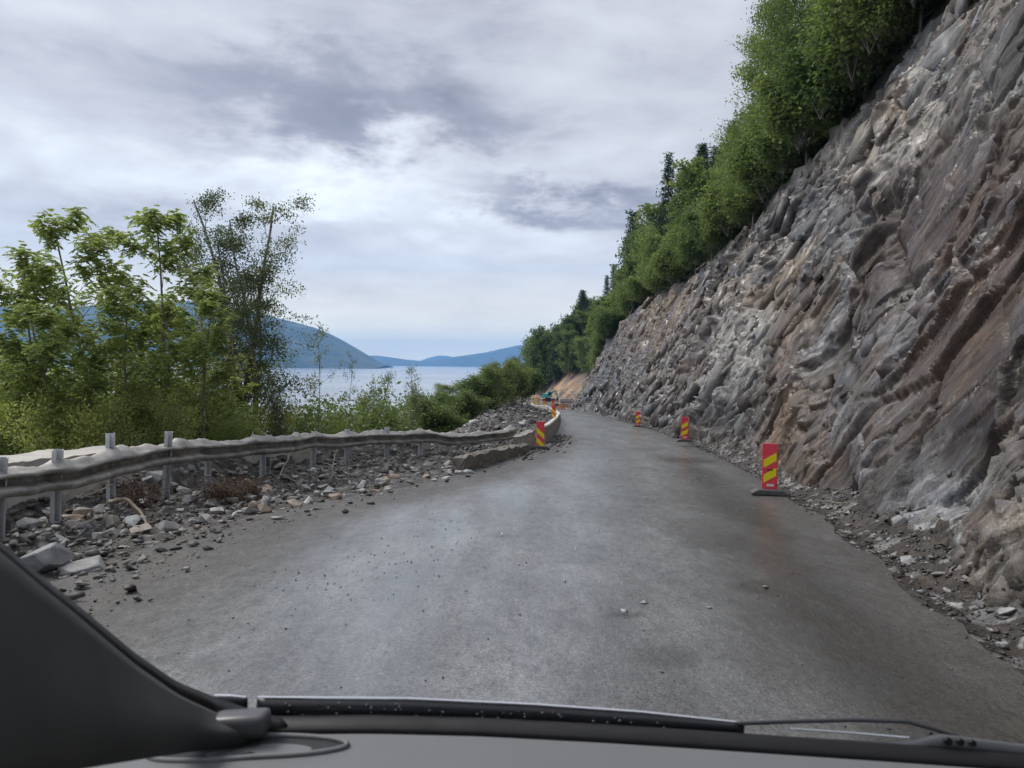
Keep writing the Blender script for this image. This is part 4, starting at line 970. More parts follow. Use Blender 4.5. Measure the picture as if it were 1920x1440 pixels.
# dark planks / temporary fence panel behind the boards
for i, (px, py, w_) in enumerate([(1022, 764, 2.6), (1036, 763, 2.2), (1048, 760, 2.4)]):
    simple_thing('kerb_block', lambda bm: box(bm, (0, 0, 0), (w_, .5, .5)), M['dark_metal'], loc_(px, py, 150), ['left', 'middle', 'right'][i]+' one of the dark blocks lined up in front of the excavator', 'block', 'dark blocks before the excavator', .03)
# rubble at far site
n_ = 3500
y = rs.uniform(118, 235, n_); x = xl(y)-1+rs.random(n_)*(xf(y)+5-xl(y)); ok = ~((y < 150)&(x > xl(y)-.2)&(x < xr(y)+.2))
x, y = x[ok], y[ok]; zz_ = np.where(x < xf(y), zr(y)+np.clip((y-150)/60, 0, 1)*.8, hill(x, y)); sz = rs.uniform(.2, .9, len(x))
scatter('site_rubble', np.stack([x, y, zz_], 1), sz, 'brown and ochre rubble spread around the distant excavator', 'rubble', stonemat('ochre', [(.30, .19, .11), (.16, .14, .13), (.45, .32, .18), (.14, .13, .13), (.24, .15, .10), (.38, .34, .28)]), .7, 9)
gm = npmesh('site', np.stack([*np.meshgrid(np.linspace(-4, 16, 50), np.linspace(140, 262, 80), indexing='xy')], -1).reshape(-1, 2).tolist() and [(x_, y_, float(zr(y_))+.02+min(1, max(0, (y_-148)/50))*.8+.5*float(fbm(np.array([x_*.7]), np.array([y_*.4]), 5)[0])) for y_ in np.linspace(140, 262, 80) for x_ in np.linspace(-4, 16, 50)], grid_faces(80, 50), colors=np.tile(np.array([[.15, .125, .11]]), (4000, 1)))
mk('site_ground', gm, None, M['rubble'])['kind'] = 'structure'

# ------------------------------------------------------------------ trees
def grow(seed, H, style):
    """returns branch paths and leaf anchor points with outward dirs"""
    r_ = np.random.default_rng(seed); paths = []; anch = []
    sp = dict(forest=dict(lean=.08, first=.08, nb=28, blen=.30, ang=55, r=.010, sub=5), ash=dict(lean=.05, first=.15, nb=19, blen=.33, ang=50, r=.009, sub=6),
              birch=dict(lean=.07, first=.22, nb=24, blen=.22, ang=32, r=.011, sub=6), shrub=dict(lean=.2, first=.05, nb=16, blen=.5, ang=45, r=.010, sub=5), twig=dict(lean=.12, first=.25, nb=12, blen=.25, ang=35, r=.006, sub=3))[style]
    def path(p0, d0, L, r0, n=7, curl=.18, up=.12):
        pts = [p0]; d = d0.copy()
        for i in range(n):
            d = d+r_.normal(0, curl, 3)*.6+np.array([0, 0, up]); d /= np.linalg.norm(d); pts.append(pts[-1]+d*L/n)
        pts = np.array(pts); return pts, np.linspace(r0, r0*.25, n+1)
    stems = 1 if style in ('forest', 'ash', 'twig') else (3 if style == 'birch' else 5)
    for st in range(stems):
        az_ = r_.uniform(0, 6.28); ln = sp['lean']*(1 if stems == 1 else 1.3 if style == 'birch' else 2.2)
        d0 = np.array([math.cos(az_)*ln, math.sin(az_)*ln, 1.]); hh = H*(1 if st == 0 else r_.uniform(.65, .95))
        tp, trad = path(np.zeros(3), d0, hh, sp['r']*H*(1 if st == 0 else .75), 12, .07, .03)
        paths.append((tp, trad))
        nb = int(sp['nb']/(stems**.5))
        for k_ in range(nb):
            f_ = sp['first']+(1-sp['first'])*((k_+r_.random()*.6)/nb); idx = f_*12; i0 = int(min(11, idx)); fr = idx-i0
            p_ = tp[i0]*(1-fr)+tp[min(12, i0+1)]*fr; rr_ = trad[i0]*.55
            a_ = k_*2.4+r_.uniform(-.5, .5); an = R(sp['ang']+r_.uniform(-15, 15))
            d_ = np.array([math.cos(a_)*math.sin(an), math.sin(a_)*math.sin(an), math.cos(an)])
            taper = (1-f_)**.6*.85+.22 if style != 'forest' else math.sin(math.pi*(.18+.8*f_))**.7+.12
            L = H*sp['blen']*taper*r_.uniform(.7, 1.15)
            bp_, br = path(p_, d_, L, max(.004, rr_*.6), 6, .22, .10 if style != 'birch' else .02); paths.append((bp_, br))
            for m_ in range(sp['sub']):
                j = r_.integers(2, 7); d2 = bp_[min(6, j)]-bp_[j-1]; d2 /= np.linalg.norm(d2); d2 = d2+r_.normal(0, .6, 3)
                if style == 'birch': d2[2] -= .35
                d2 /= np.linalg.norm(d2)
                tp2, tr2 = path(bp_[j], d2, L*r_.uniform(.22, .45), max(.003, br[j]*.5), 4, .3, -.10 if style == 'birch' else .05); paths.append((tp2, tr2))
                for q_ in (2, 3, 4): anch.append((tp2[q_], d2))
            anch.append((bp_[-1], d_)); anch.append((bp_[4], d_))
        anch.append((tp[-1], d0))
    A = np.array([a_[0] for a_ in anch]); Dv = np.array([a_[1] for a_ in anch]); return paths, A, Dv
def leaf_quads(C, dirs, up, size, asp, r_):
    """diamond leaves, centre C, long axis dirs"""
    n = len(C); dirs = dirs/(np.linalg.norm(dirs, axis=1)[:, None]+1e-9)
    sd_ = np.cross(dirs, up); sd_ /= np.linalg.norm(sd_, axis=1)[:, None]+1e-9
    L = size[:, None]; a_ = C-dirs*L*.5; b_ = C+sd_*L*asp*.5-dirs*L*.05; c_ = C+dirs*L*.5; d_ = C-sd_*L*asp*.5-dirs*L*.05
    V = np.stack([a_, b_, c_, d_], 1).reshape(-1, 3); return V, np.arange(n*4).reshape(-1, 4)
def foliage(A, Dv, per, spread, size, asp, seed, style, droop=.3):
    r_ = np.random.default_rng(seed); n = len(A)*per; idx = np.repeat(np.arange(len(A)), per)
    if style == 'ash':   # compound leaves: a rosette of leaf stalks, each with nine leaflets
        nl = len(A)*per; a_ = r_.uniform(0, 6.28, nl); e_ = r_.uniform(-.5, .7, nl)
        d_ = np.stack([np.cos(a_)*np.cos(e_), np.sin(a_)*np.cos(e_), np.sin(e_)], 1)
        st = A[idx]+r_.normal(0, spread*.25, (nl, 3)); L = r_.uniform(.16, .28, nl)
        Cs = []; Ds = []; Sz = []
        for k_ in range(9):
            f_ = .25+.75*(k_//2)/4; base = st+d_*(L*f_)[:, None]+np.array([0, 0, -1])*(L*f_**2*.35)[:, None]
            side = np.cross(d_, [0, 0, 1.]); side /= np.linalg.norm(side, axis=1)[:, None]+1e-9
            sg = 0 if k_ == 8 else (1 if k_ % 2 else -1)
            dd = d_*.6+side*sg*.9+np.array([0, 0, -.35])+r_.normal(0, .15, (nl, 3)); dd /= np.linalg.norm(dd, axis=1)[:, None]
            Cs.append(base+dd*.04); Ds.append(dd); Sz.append(size*r_.uniform(.8, 1.25, nl))
        C = np.concatenate(Cs); dd = np.concatenate(Ds); sz_ = np.concatenate(Sz)
    else:
        C = A[idx]+r_.normal(0, spread, (n, 3))*np.array([1, 1, .7]); dd = r_.normal(0, 1, (n, 3)); dd[:, 2] -= droop*2; sz_ = size*r_.uniform(.6, 1.35, n)
    up = r_.normal(0, .6, (len(C), 3))+np.array([0, 0, 1.])
    return leaf_quads(C, dd, up, sz_, asp, r_)
def tree_meshes(seed, H, style, per, spread, size, asp, leafm, barkm, droop=.3, sides=5):
    p_, A, Dv = grow(seed, H, style); v, f = tubes(p_, sides); tm = npmesh('trunk', v, f, smooth=True); tm.materials.append(barkm)
    v, f = foliage(A, Dv, per, spread, size, asp, seed+1, style, droop); cm = npmesh('crown', v, f); cm.materials.append(leafm)
    return (tm, cm, H)
def spruce_meshes(seed, H, pine=False):
    r_ = np.random.default_rng(seed); paths = [(np.array([[0, 0, z_] for z_ in np.linspace(0, H, 8)]), np.linspace(.016*H, .01, 8))]; C = []; D = []
    for k_ in range(80):
        f_ = (.12 if not pine else .45)+(.87 if not pine else .54)*k_/80; a_ = k_*2.4+r_.uniform(-.3, .3)
        L = H*(.20 if not pine else .17)*((1-f_)**.8+.04)*r_.uniform(.75, 1.15)*(1 if not pine else 1.6)
        d_ = np.array([math.cos(a_), math.sin(a_), -.18 if not pine else .3]); p0 = np.array([0, 0, f_*H]); paths.append((np.array([p0, p0+d_*L*.5, p0+d_*L+np.array([0, 0, .06*L])]), np.array([.03, .02, .008])))
        n = int(60*(L/(H*.2))+24); t_ = r_.random(n)**.7; c_ = p0+d_[None]*(t_*L)[:, None]+r_.normal(0, 1, (n, 3))*np.array([.16, .16, .09])*(H/9); C.append(c_); D.append(d_[None]+r_.normal(0, .5, (n, 3))+np.array([0, 0, -.25]))
    C = np.concatenate(C); D = np.concatenate(D); v, f = leaf_quads(C, D, r_.normal(0, .5, (len(C), 3))+np.array([0, 0, 1.]), r_.uniform(.2, .42, len(C)), .3, r_)
    cm = npmesh('crown', v, f); cm.materials.append(M['needle']); v, f = tubes(paths, 4); tm = npmesh('trunk', v, f); tm.materials.append(M['bark']); return (tm, cm, H)
def put_tree(ms, name, x, y, z, H, label, cat='tree', group=None, rz=None, sx=1):
    tm, cm, h0 = ms; e = empty(name, (x, y, z), random.uniform(0, 6.28) if rz is None else rz); k_ = H/h0; e.scale = (k_*sx, k_*sx, k_)
    tag(e, label, cat, group); mk('trunk', tm, e); mk('crown', cm, e); return e
NEARF = [tree_meshes(600+i, 9, 'forest', 40, .27, .135, .5, M['leaf'], M['bark_pale']) for i in range(4)]
FARF = [tree_meshes(640+i, 9, 'forest', 11, .30, .30, .62, M['leaf'], M['bark_pale'], sides=3) for i in range(4)]
SPR = [spruce_meshes(660+i, 10) for i in range(3)]+[spruce_meshes(670, 10, True)]
SHR = [tree_meshes(680+i, 2.2, 'shrub', 10, .20, .13, .55, M['leaf'], M['bark']) for i in range(3)]
SHW = [tree_meshes(690+i, 3.0, 'shrub', 9, .22, .125, .5, M['leaf_willow'], M['bark_pale']) for i in range(3)]
# forest above the cliff
rt_ = random.Random(4); cnt = 0
def zone_of(y): return 'near end' if y < 34 else 'middle' if y < 70 else 'far end' if y < 150 else 'distant bend'
def plant(y, d, H, spruce=False, name='broadleaf_tree'):
    zn = zone_of(y); rw = 'on the edge' if d < 2 else 'further up the slope'
    x = float(xf(y))+float(DX(y))+d; z = float(hill(np.array([x]), np.array([y]))[0])-.3
    if spruce: put_tree(rt_.choice(SPR), 'conifer', x, y, z, H, 'dark pointed conifer rising out of the wood above the %s of the rock face' % zn, 'tree', 'conifers above the %s of the rock face' % zn, rt_.uniform(0, 6), rt_.uniform(.8, 1))
    else:
        ms = rt_.choice(NEARF if y < 60 else FARF); put_tree(ms, name, x, y, z, H, 'bushy green broadleaf tree %s above the %s of the rock face' % (rw, zn), 'tree', 'broadleaf trees %s above the %s' % (rw, zn), rt_.uniform(0, 6), rt_.uniform(.9, 1.25))
yy_ = 15.0
while yy_ < 300:
    step = 1.7+yy_*.028
    for d in (0.7, 3.2, 6.5, 10.5, 15.5)+((22, 30) if yy_ > 60 else ()):
        if yy_ < 26 and d < 1: continue
        y_ = yy_+rt_.uniform(-.5, .5)*step; dd = d*(1+yy_*.004)+rt_.uniform(-.6, .9)
        big_ = 1 if d > 1 else .62
        sp = rt_.random() < (.07 if yy_ < 60 else 0.26 if yy_ < 200 else .4) and d > 3
        H = rt_.uniform(6.2, 10.5)*big_*float(np.interp(yy_, [20, 44, 54, 80, 120, 200], [1.2, 1.25, .92, 1.0, 1.5, 1.6]))*(1.45 if sp else 1)
        if rt_.random() < .93: plant(y_, dd, H, sp)
    yy_ += step
plant(38, .6, 8.8); plant(41, .7, 9.6); plant(44.5, .8, 9.6)
plant(62, 3, 10.5, True); plant(86, 4, 12.5, True); plant(92, 6, 13, True)
for i in range(34):
    y_ = rt_.uniform(222, 300); d = rt_.uniform(-6.5, 0)+(y_ < 236)*3; H_ = rt_.uniform(12, 18)
    plant(y_, d, H_, rt_.random() < .35)
for i in range(190):
    y_ = (22+rt_.random()**1.4*110) if i < 120 else rt_.uniform(16, 42); d = rt_.uniform(-.9, 1.2) if i < 120 else rt_.uniform(-.6, 3); x = float(xf(y_))+float(DX(y_))+d
    put_tree(rt_.choice(SHR), 'shrub', x, y_, float(hill(np.array([x+1]), np.array([y_]))[0])-.25, rt_.uniform(1.4, 3.2), 'low green shrub rooted on the upper edge of the %s of the rock face' % zone_of(y_), 'shrub', 'shrubs along the top of the %s' % zone_of(y_), sx=1.3)

# left: ash saplings, birches, shrubs on the seaward slope
def lz(x, y): return float(Lh(np.array([x]), np.array([y]))[0])
def tree_to(ms, name, pxb, y, pytop, label, cat='tree', group=None, rz=None, sx=1, sink=.2):
    q = at(pxb, pytop, y); z = lz(q[0], y)-sink; H = q[2]-z
    return put_tree(ms, name, float(q[0]), y, z, H, label, cat, group, rz, sx)
ASH = [tree_meshes(711+i*3, 8, 'ash', 5, .42, .13, .42, M['leaf_ash'], M['bark']) for i in range(5)]
tree_to(ASH[0], 'ash_tree', 185, 15.5, 418, 'tall young ash tree with drooping leaf clusters, second from the left edge', rz=1)
tree_to(ASH[1], 'ash_tree', 312, 16.5, 412, 'slender ash tree with a bare leading shoot, left of the white birch', rz=2)
tree_to(ASH[2], 'ash_tree', 55, 14, 512, 'ash tree at the left edge of the picture behind the concrete parapet', rz=3)
tree_to(ASH[3], 'ash_tree', 375, 15, 560, 'low leafy ash tree in front of the white birch trunks', rz=4, sx=1.3)
tree_to(ASH[4], 'ash_tree', 245, 14, 560, 'bushy ash tree between the two tall ash trees', rz=5, sx=1.3)
tree_to(ASH[0], 'ash_tree', 120, 13.5, 590, 'short dense ash tree in front of the tall one on the left', rz=2.6, sx=1.4)
tree_to(ASH[3], 'ash_tree', 330, 18, 600, 'low ash tree in the back row before the birch', rz=1.2, sx=1.5)
ASB = [tree_meshes(740+i, 5, 'shrub', 13, .36, .155, .45, M['leaf_ash'], M['bark']) for i in range(3)]
for i, (px, y_, py, sx_) in enumerate([(-40, 15, 640, 1.0), (60, 18, 690, 1.0), (160, 19, 690, .9), (290, 18.5, 690, .9), (395, 20, 700, 1.0), (120, 13, 750, 1.0), (240, 13.5, 740, .9), (340, 14, 750, .9), (430, 17, 770, .9), (490, 19, 762, .9)]):
    tree_to(ASB[i % 3], 'bush', px, y_, py, 'bushy green ash regrowth filling the slope below the tall saplings', 'bush', 'bushes among the ash trees', sx=sx_)
BIR = [tree_meshes(760+i, 10, 'birch', 30, .13, .058, .7, M['leaf_birch'], M['birch'], .8) for i in range(3)]
tree_to(BIR[0], 'birch_tree', 470, 20, 362, 'tall white stemmed birch with thin drooping twigs against the sky', rz=3.4, sx=1.15)
tree_to(BIR[1], 'birch_tree', 420, 20.6, 378, 'second white stemmed birch leaning right, in front of the blue mountain', rz=2.5, sx=1.1)
BSM = [tree_meshes(780+i, 4, 'birch', 5, .12, .06, .7, M['leaf_birch'], M['bark'], .5) for i in range(3)]
TW = [tree_meshes(790+i, 5, 'twig', 4, .10, .10, .5, M['leaf_willow'], M['bark'], .2) for i in range(2)]
tree_to(TW[0], 'sapling', 598, 18, 618, 'thin dark stemmed sapling standing alone against the fjord', rz=0, sx=.8)
tree_to(TW[1], 'sapling', 640, 19, 668, 'wind bent sapling just right of the lone thin one', rz=1, sx=.8)
tree_to(BSM[0], 'shrub', 530, 19, 690, 'open twiggy shrub between the birches and the lone sapling', 'shrub', sx=1)
tree_to(BSM[1], 'shrub', 700, 27, 700, 'sparse twiggy shrub left of the small pale birch', 'shrub', sx=.9)
tree_to(BSM[2], 'birch_tree', 775, 34, 692, 'small pale green birch standing alone in front of the fjord', rz=1, sx=.8)
tree_to(SHW[0], 'shrub', 660, 26, 745, 'rounded pale green shrub behind the guard rail below the sapling', 'shrub', sx=1.2)
tree_to(SHW[1], 'shrub', 735, 30, 755, 'low willow shrub left of the small birch', 'shrub', sx=1.2)
tree_to(SHW[2], 'shrub', 590, 22, 762, 'low leafy shrub at the foot of the lone sapling', 'shrub', sx=1.2)
FW = [tree_meshes(810+i, 6, 'shrub', 46, .42, .20, .6, M['leaf_willow'], M['bark_pale']) for i in range(3)]
for i, (px, y_, py, sx_, lb) in enumerate([(838, 44, 728, 1.3, 'dark green bush in front of the row of yellow green trees'), (892, 58, 700, 1.1, 'leftmost of the yellow green trees beside the rubble heap'), (930, 66, 686, 1.1, 'tallest yellow green tree beside the rubble heap'),
    (965, 80, 684, 1.1, 'yellow green tree close to the far end of the rubble heap'), (987, 100, 680, 1.0, 'farthest yellow green tree, next to the end of the wooded slope'), (810, 38, 748, 1.3, 'low green bush right of the small birch'), (870, 50, 738, 1.4, 'round bush with bare pale stems below the yellow green trees'), (905, 72, 712, 1.3, 'second row yellow green tree behind the pale stems'), (948, 90, 700, 1.2, 'second row yellow green tree above the rubble heap')]):
    tree_to(FW[i % 3] if 'dark' not in lb else NEARF[0], 'broadleaf_tree', px, y_, py, lb, sx=sx_, sink=.3)
for i in range(90):
    y_ = 9+rt_.random()**1.2*50; u_ = rt_.uniform(4.2, 12)+(0 if y_ < 26 else 2.5); x_ = float(xb(y_))-u_
    z = lz(x_, y_)-.2; pxt = 960+F*x_/y_
    if pxt < -250: continue
    hmax = 1.6-(772-680)/F*y_ - z if pxt > 450 else 1.6-(735-680)/F*y_-z
    if pxt < 470 and i % 5 in (0, 2): continue
    if pxt < 450: hmax -= .6
    H = min(rt_.uniform(1.6, 3.2), max(.8, hmax*rt_.uniform(.75, 1.05)))
    put_tree(rt_.choice(SHW+SHW+SHR), 'shrub', x_, y_, z, H, 'leafy undergrowth shrub on the slope below the guard rail', 'shrub', 'undergrowth shrubs on the seaward slope', sx=1.2)

# ------------------------------------------------------------------ roots and branches in the rubble
def root_tangle(px, py, rad, n, label, seed):
    x_, y_ = pxpath([(px, py)], .35)[0]; z = lz(x_, y_); r_ = np.random.default_rng(seed); ps = []
    for k_ in range(n):
        p0 = r_.normal(0, rad*.25, 3); d = r_.normal(0, 1, 3); d[2] = -abs(d[2])*.6+.2; d /= np.linalg.norm(d); pts = [p0]
        for q_ in range(6): d = d+r_.normal(0, .35, 3); d[2] -= .12; d /= np.linalg.norm(d); pts.append(pts[-1]+d*rad*r_.uniform(.15, .3))
        ps.append((np.array(pts), np.linspace(r_.uniform(.002, .009), .001, 7)))
    v, f = tubes(ps, 4); me = npmesh('root_tangle', v, f, smooth=True); o_ = mk('root_tangle', me, None, M['root']); o_.location = (x_, y_, z+rad*.45); tag(o_, label, 'roots')
root_tangle(262, 915, .42, 120, 'torn brown root tangle with pale stones between the third and fourth posts', 1)
root_tangle(412, 905, .40, 170, 'hanging mass of reddish brown roots under the rail at the fifth post', 2)
root_tangle(455, 900, .34, 120, 'fine brown roots hanging right of the fifth post', 3)
def limb(pts, r0, nm, mt, lb, cat='branch'):
    P_ = []
    for px, py, off in pts:
        x_, y_ = pxpath([(px, py)], off)[0]; P_.append((x_, y_, float(zr(y_))+off))
    P_ = np.array(P_); t_ = np.linspace(0, 1, len(P_)); tt = np.linspace(0, 1, 14); Q = np.stack([np.interp(tt, t_, P_[:, i]) for i in range(3)], 1); Q += RNG.normal(0, .008, Q.shape)
    v, f = tubes([(Q, np.linspace(r0, r0*.5, 14))], 8); me = npmesh(nm, v, f, smooth=True); tag(mk(nm, me, None, mt), lb, cat)
limb([(205, 942, .22), (235, 935, .32), (262, 955, .2), (275, 985, .05)], .030, 'log', M['log'], 'thick pale peeled root arching out of the rubble in front of the third post', 'root')
limb([(150, 935, .4), (222, 905, .45)], .014, 'branch', M['log'], 'thin pale stick poking left from the roots by the third post')
limb([(545, 850, .6), (525, 890, .3), (560, 905, .2)], .012, 'branch', M['bark'], 'forked dark stick leaning on the bank near the sixth post')
limb([(628, 850, .5), (622, 895, .2)], .012, 'branch', M['bark'], 'dark stick standing in the bank between the seventh and eighth posts')
limb([(740, 860, .4), (765, 880, .15)], .010, 'branch', M['bark_pale'], 'pale stick lying on the bank near the ninth post')
limb([(645, 858, .5), (655, 900, .1)], .009, 'branch', M['bark_pale'], 'short pale twig hanging down the dark bank by the eighth post')
limb([(1595, 945, .1), (1530, 938, .06)], .02, 'branch', M['bark'], 'dark broken stick lying in the ditch right of the nearest marker board')

# ------------------------------------------------------------------ the car the photo is taken from
M['dash'] = simple('dashboard_plastic', (.165, .17, .178), .55, bump=.25, bscale=900, var=.03, nscale=3)
M['trim'] = simple('pillar_trim', (.05, .052, .051), .75, bump=.2, bscale=500, var=.04, nscale=3)
M['seal'] = simple('black_seal', (.004, .004, .005), .6, var=.1)
M['blade'] = simple('wiper_rubber', (.02, .021, .024), .35, var=.15, nscale=60)
M['shine'] = simple('wiper_highlight', (.82, .84, .86), .12, .95, var=.03)  # bright metal for the highlight lines drawn along the wiper
M['cowl'] = simple('cowl_plastic', (.05, .053, .06), .42, var=.15, nscale=30)
car = empty('car', (0, .6, .2)); tag(car, 'dark car interior with dashboard, windscreen pillar and parked wiper, closest to the viewer', 'car')
cl = np.array(car.location)
def patch(nm, rows, mat, par=car, smooth=True, thick=.006, sub=0):
    P_ = np.array(rows, float); nr, ncc = P_.shape[:2]; me = npmesh(nm, P_.reshape(-1, 3)-cl, grid_faces(nr, ncc), smooth=smooth)
    o_ = mk(nm, me, par, mat); s_ = o_.modifiers.new('t', 'SOLIDIFY'); s_.thickness = thick; s_.offset = 0
    if sub: q_ = o_.modifiers.new('s', 'SUBSURF'); q_.levels = q_.render_levels = sub
    return o_
def line(px, pts): return np.interp(px, [q[0] for q in pts], [q[1] for q in pts])
DE = [(-300, 1392), (300, 1388), (510, 1371), (700, 1369), (900, 1374), (1130, 1386), (1300, 1397), (1700, 1424), (1920, 1440), (2300, 1470)]
pxs = np.linspace(-250, 2250, 60)
rows = []
for yy, dz_ in ((.955, -.022), (.95, -.006), (.935, 0), (.85, .0), (.7, -.004), (.55, -.02), (.5, -.07)):
    row = []
    for px in pxs:
        q = at(px, line(px, DE), .95); row.append((q[0], yy, q[2]+dz_))
    rows.append(row)
patch('dashboard', rows, M['dash'], sub=1)
dash = car.children[-1]
# speaker grille: oval rim + disc lying on the dash
def dash_z(x_): 
    px = 960+F*x_/.95; return float(at(px, line(px, DE), .95)[2])
gc = at(468, 1396, .91)[:2]; 
def oval(a_, rx, ry_): return (gc[0]+rx*math.cos(a_), .905+ry_*math.sin(a_))
rim = [oval(k_*2*math.pi/48, .118, .026) for k_ in range(49)]
rimP = np.array([(x_, y_, dash_z(x_)+.004) for x_, y_ in rim])
v, f = tubes([(rimP, np.full(49, .0035))], 8); me = npmesh('speaker_rim', v-cl, f, smooth=True); mk('speaker_rim', me, dash, M['dash'])
dv = [(gc[0], .905, dash_z(gc[0])+.002)]+[(*oval(k_*2*math.pi/48, .114, .023), dash_z(oval(k_*2*math.pi/48, .114, .023)[0])+.003) for k_ in range(48)]
me = bpy.data.meshes.new('speaker_grille'); me.from_pydata([tuple(np.array(q)-cl) for q in dv], [], [(0, i+1, (i+1) % 48+1) for i in range(48)]); me.update(); mk('speaker_grille', me, dash, simple('grille', (.075, .078, .085), .6, bump=.8, bscale=1200, var=.05))
# black band at the foot of the windscreen
rows = []
for k_, (dpy, yy) in enumerate(((8, .956), (-2, .958), (-20, .975), (-24, .985))):
    rows.append([at(px, line(px, DE)+dpy, yy) for px in np.linspace(360, 2250, 50)])
patch('windscreen_seal', rows, M['seal'])
# pillar: outer black seal edge and inner trim
PE = [(-160, 905), (0, 1020), (70, 1078), (130, 1125), (250, 1225), (330, 1280), (400, 1308), (470, 1332), (540, 1352)]
def pdepth(px): return float(np.interp(px, [-160, 0, 400, 600], [.50, .60, .95, .97]))
def vary(pts, off_x, off_y, dd): return [at(px+off_x(px), py+off_y(px), pdepth(px)+dd) for px, py in pts]
tt = np.linspace(-160, 540, 40); PEi = [(px, line(px, PE)) for px in tt]
wd = lambda px: float(np.interp(px, [-160, 0, 330, 430, 540], [34, 30, 34, 44, 26]))
patch('pillar_seal', [vary(PEi, lambda p_: 0, lambda p_: 0, .012), vary(PEi, lambda p_: -2, lambda p_: wd(p_)*.4, -.004), vary(PEi, lambda p_: -6, lambda p_: wd(p_), -.006), vary(PEi, lambda p_: -14, lambda p_: wd(p_)+30, .01)], M['seal'], thick=.003)
rows = []
for k_, f_ in enumerate(np.linspace(0, 1, 14)):
    row = []
    for px, py in [(p_, line(p_, PE)) for p_ in np.linspace(-160, 470, 30)]:
        bot = line(px, [(-160, 1480), (0, 1462), (100, 1440), (250, 1412), (400, 1388), (470, 1380)])
        tp_ = py+wd(px)*.75; py2 = tp_+(max(bot, tp_+2)-tp_)*f_+18*(f_ >= .999)
        px2 = px-70*math.sin(f_*1.4)*float(np.interp(px, [-160, 400, 470], [1, .35, 0]))
        dpt = pdepth(px)-.02-.13*math.sin(f_*math.pi*.55)*float(np.interp(px, [-160, 300, 470], [1, .8, .15]))
        row.append(at(px2, py2, dpt))
    rows.append(row)
patch('pillar_trim', rows, M['trim'])
# unseen rest of the cabin, added to darken the dashboard and pillar: headliner, left door and seat wall
for nm, c_, sz_ in (('roof_lining', (.35, -.62, 1.98), (1.7, 1.85, .05)), ('door_panel', (-.62, -.45, .95), (.06, 1.9, .62)), ('rear_panel', (.35, -1.5, 1.3), (1.7, .06, 1.3)), ('floor_pan', (.35, -.4, .35), (1.7, 2.2, .06))):
    me = bmmesh(nm, lambda bm: box(bm, Vector(c_)-Vector(cl), sz_), .02); mk(nm, me, car, M['trim'])
# rubber stop block
q = at(452, 1356, .925)
me = bmmesh('sensor_block', lambda bm: box(bm, Vector(q-cl), (.068, .035, .026), Matrix.Rotation(R(-4), 3, 'Y')), .009, True); mk('sensor_block', me, car, simple('block_plastic', (.10, .10, .11), .35, var=.05))
# cowl and wiper
rows = []
CW = [(390, 1308), (470, 1312), (900, 1335), (1300, 1368), (1500, 1372), (1750, 1392), (1920, 1415), (2300, 1450)]
for dpy, yy in ((2, 1.05), (20, 1.04), (60, .985)):
    rows.append([at(px, line(px, CW)+dpy+(22 if dpy == 2 else 6 if dpy == 20 else 0), yy) for px in np.linspace(360, 2200, 60)])
patch('cowl', rows, M['cowl'])
WT = [(482, 1308), (760, 1311), (1000, 1322), (1200, 1336), (1395, 1357)]
pw = np.linspace(482, 1395, 50)
wb_ = patch('wiper_blade', [[at(px, line(px, WT)+o_*float(np.interp(px, [482, 505, 1200, 1395], [.35, 1, 1, .35])), yy) for px in pw] for o_, yy in ((1, 1.012), (5, 1.004), (24, 1.0), (42, 1.003), (47, 1.012))], M['blade'], thick=.003)
def rod(nm, pts, r0, mat, par, y_=1.0, sides=8):
    px = np.linspace(pts[0][0], pts[-1][0], 40); P_ = np.array([at(p_, line(p_, pts), y_) for p_ in px])
    v, f = tubes([(P_, np.full(40, r0))], sides); me = npmesh(nm, v-cl, f, smooth=True); return mk(nm, me, par, mat)
rod('blade_highlight', [(484, 1308), (760, 1310.5), (1000, 1321.5), (1200, 1335.5), (1393, 1356)], .0023, M['shine'], wb_, 1.006)  # thin bright rods stand in for the sky reflection on the blade
rod('blade_highlight', [(1480, 1366), (1600, 1374), (1704, 1383)], .0016, M['shine'], wb_, 1.0)
rod('blade_highlight', [(402, 1304), (432, 1305), (462, 1308)], .002, M['shine'], wb_, 1.006)
rod('spoiler_arc', [(1380, 1357), (1480, 1353), (1600, 1350), (1700, 1353), (1760, 1370), (1800, 1384)], .0028, M['cowl'], wb_, 1.0)
patch('blade_tip', [[at(px, 1305+(px-402)*.05+o_*(1-(px-402)/90*.3), 1.003) for px in np.linspace(402, 464, 10)] for o_ in (1, 12, 24)], M['blade'], wb_, thick=.003)
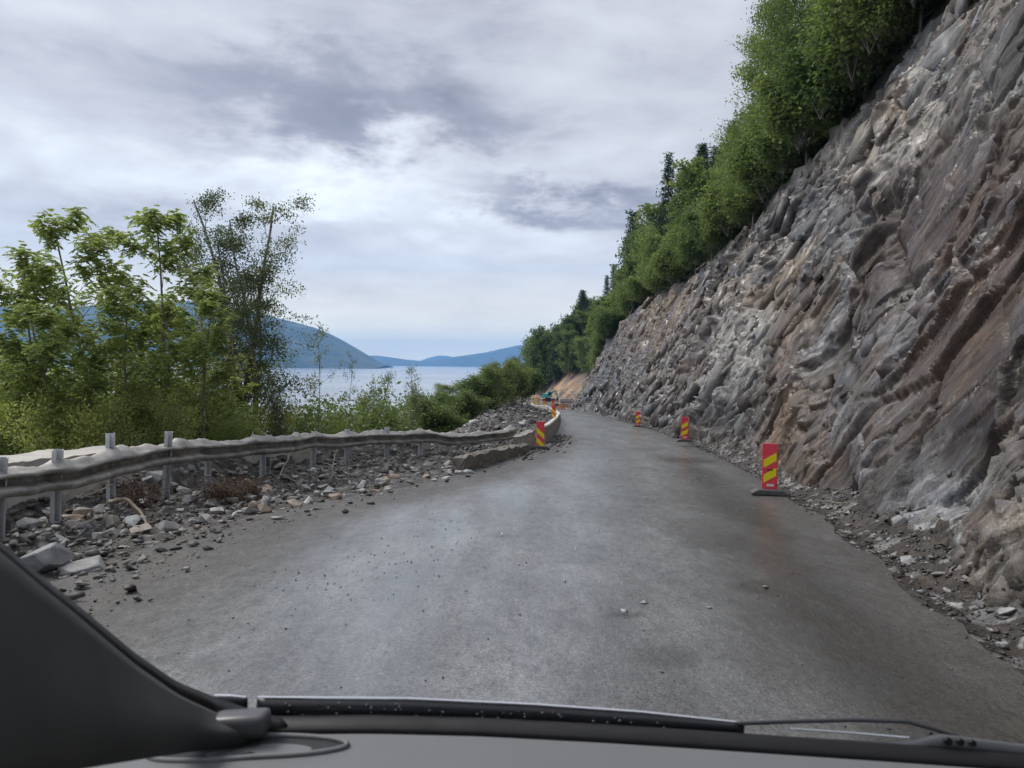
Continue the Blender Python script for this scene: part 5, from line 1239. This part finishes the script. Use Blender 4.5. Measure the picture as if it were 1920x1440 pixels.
arm = patch('wiper_arm', [[at(px, line(px, [(1465, 1386), (1700, 1393), (1760, 1378), (1920, 1398), (2200, 1440)])+o_, yy) for px in np.linspace(1465, 2200, 40)] for o_, yy in ((0, .992), (4, .986), (20, .984), (28, .992))], simple('arm_paint', (.11, .115, .125), .4, var=.05), thick=.004)
for px, py, rr_ in ((1778, 1390, .005), (1801, 1391, .0045), (1824, 1393, .004)):
    q = at(px, py, .981); me = bmmesh('hole', lambda bm: cyl(bm, Vector(q-cl), rr_, rr_, .004, 14, Matrix.Rotation(R(90), 3, 'X'))); mk('hole', me, arm, M['seal'])
# water drops on the blade
rd = random.Random(3)
dp = []
for i in range(70):
    px = rd.uniform(520, 1260); dp.append((at(px, line(px, WT)+rd.uniform(8, 40), .998), rd.uniform(.0006, .0016)))
V_ = []; F_ = []; off = 0
bm = bmesh.new(); bmesh.ops.create_icosphere(bm, subdivisions=1, radius=1); bm.verts.ensure_lookup_table(); iv = np.array([v_.co[:] for v_ in bm.verts]); itf = np.array([[v_.index for v_ in f_.verts] for f_ in bm.faces]); bm.free()
for q, r0 in dp: V_.append(iv*np.array([r0*1.5, r0*.6, r0])+q-cl); F_.append(itf+off); off += len(iv)
me = npmesh('water_drops', np.concatenate(V_), np.concatenate(F_), smooth=True); dd_ = mk('water_drops', me, wb_, simple('drop', (.2, .21, .23), .15, var=.1)); dd_['kind'] = 'stuff'

# ------------------------------------------------------------------ haze
HAZE = True
if HAZE:
    me = bmmesh('haze', lambda bm: box(bm, (0, 4800, 158), (26000, 14200, 372))); hz_ = mk('haze', me); hz_['kind'] = 'stuff'
    m = bpy.data.materials.new('haze_air'); m.use_nodes = True; t = NT(m.node_tree); t.n.clear()
    oo = t.new('ShaderNodeOutputMaterial'); pv = t.new('ShaderNodeVolumePrincipled')
    pv.inputs['Color'].default_value = (.23, .52, .96, 1); pv.inputs['Density'].default_value = 1.25e-4; pv.inputs['Anisotropy'].default_value = .2
    t.l.new(pv.outputs[0], oo.inputs['Volume']); me.materials.append(m)
S.cycles.volume_bounces = 1
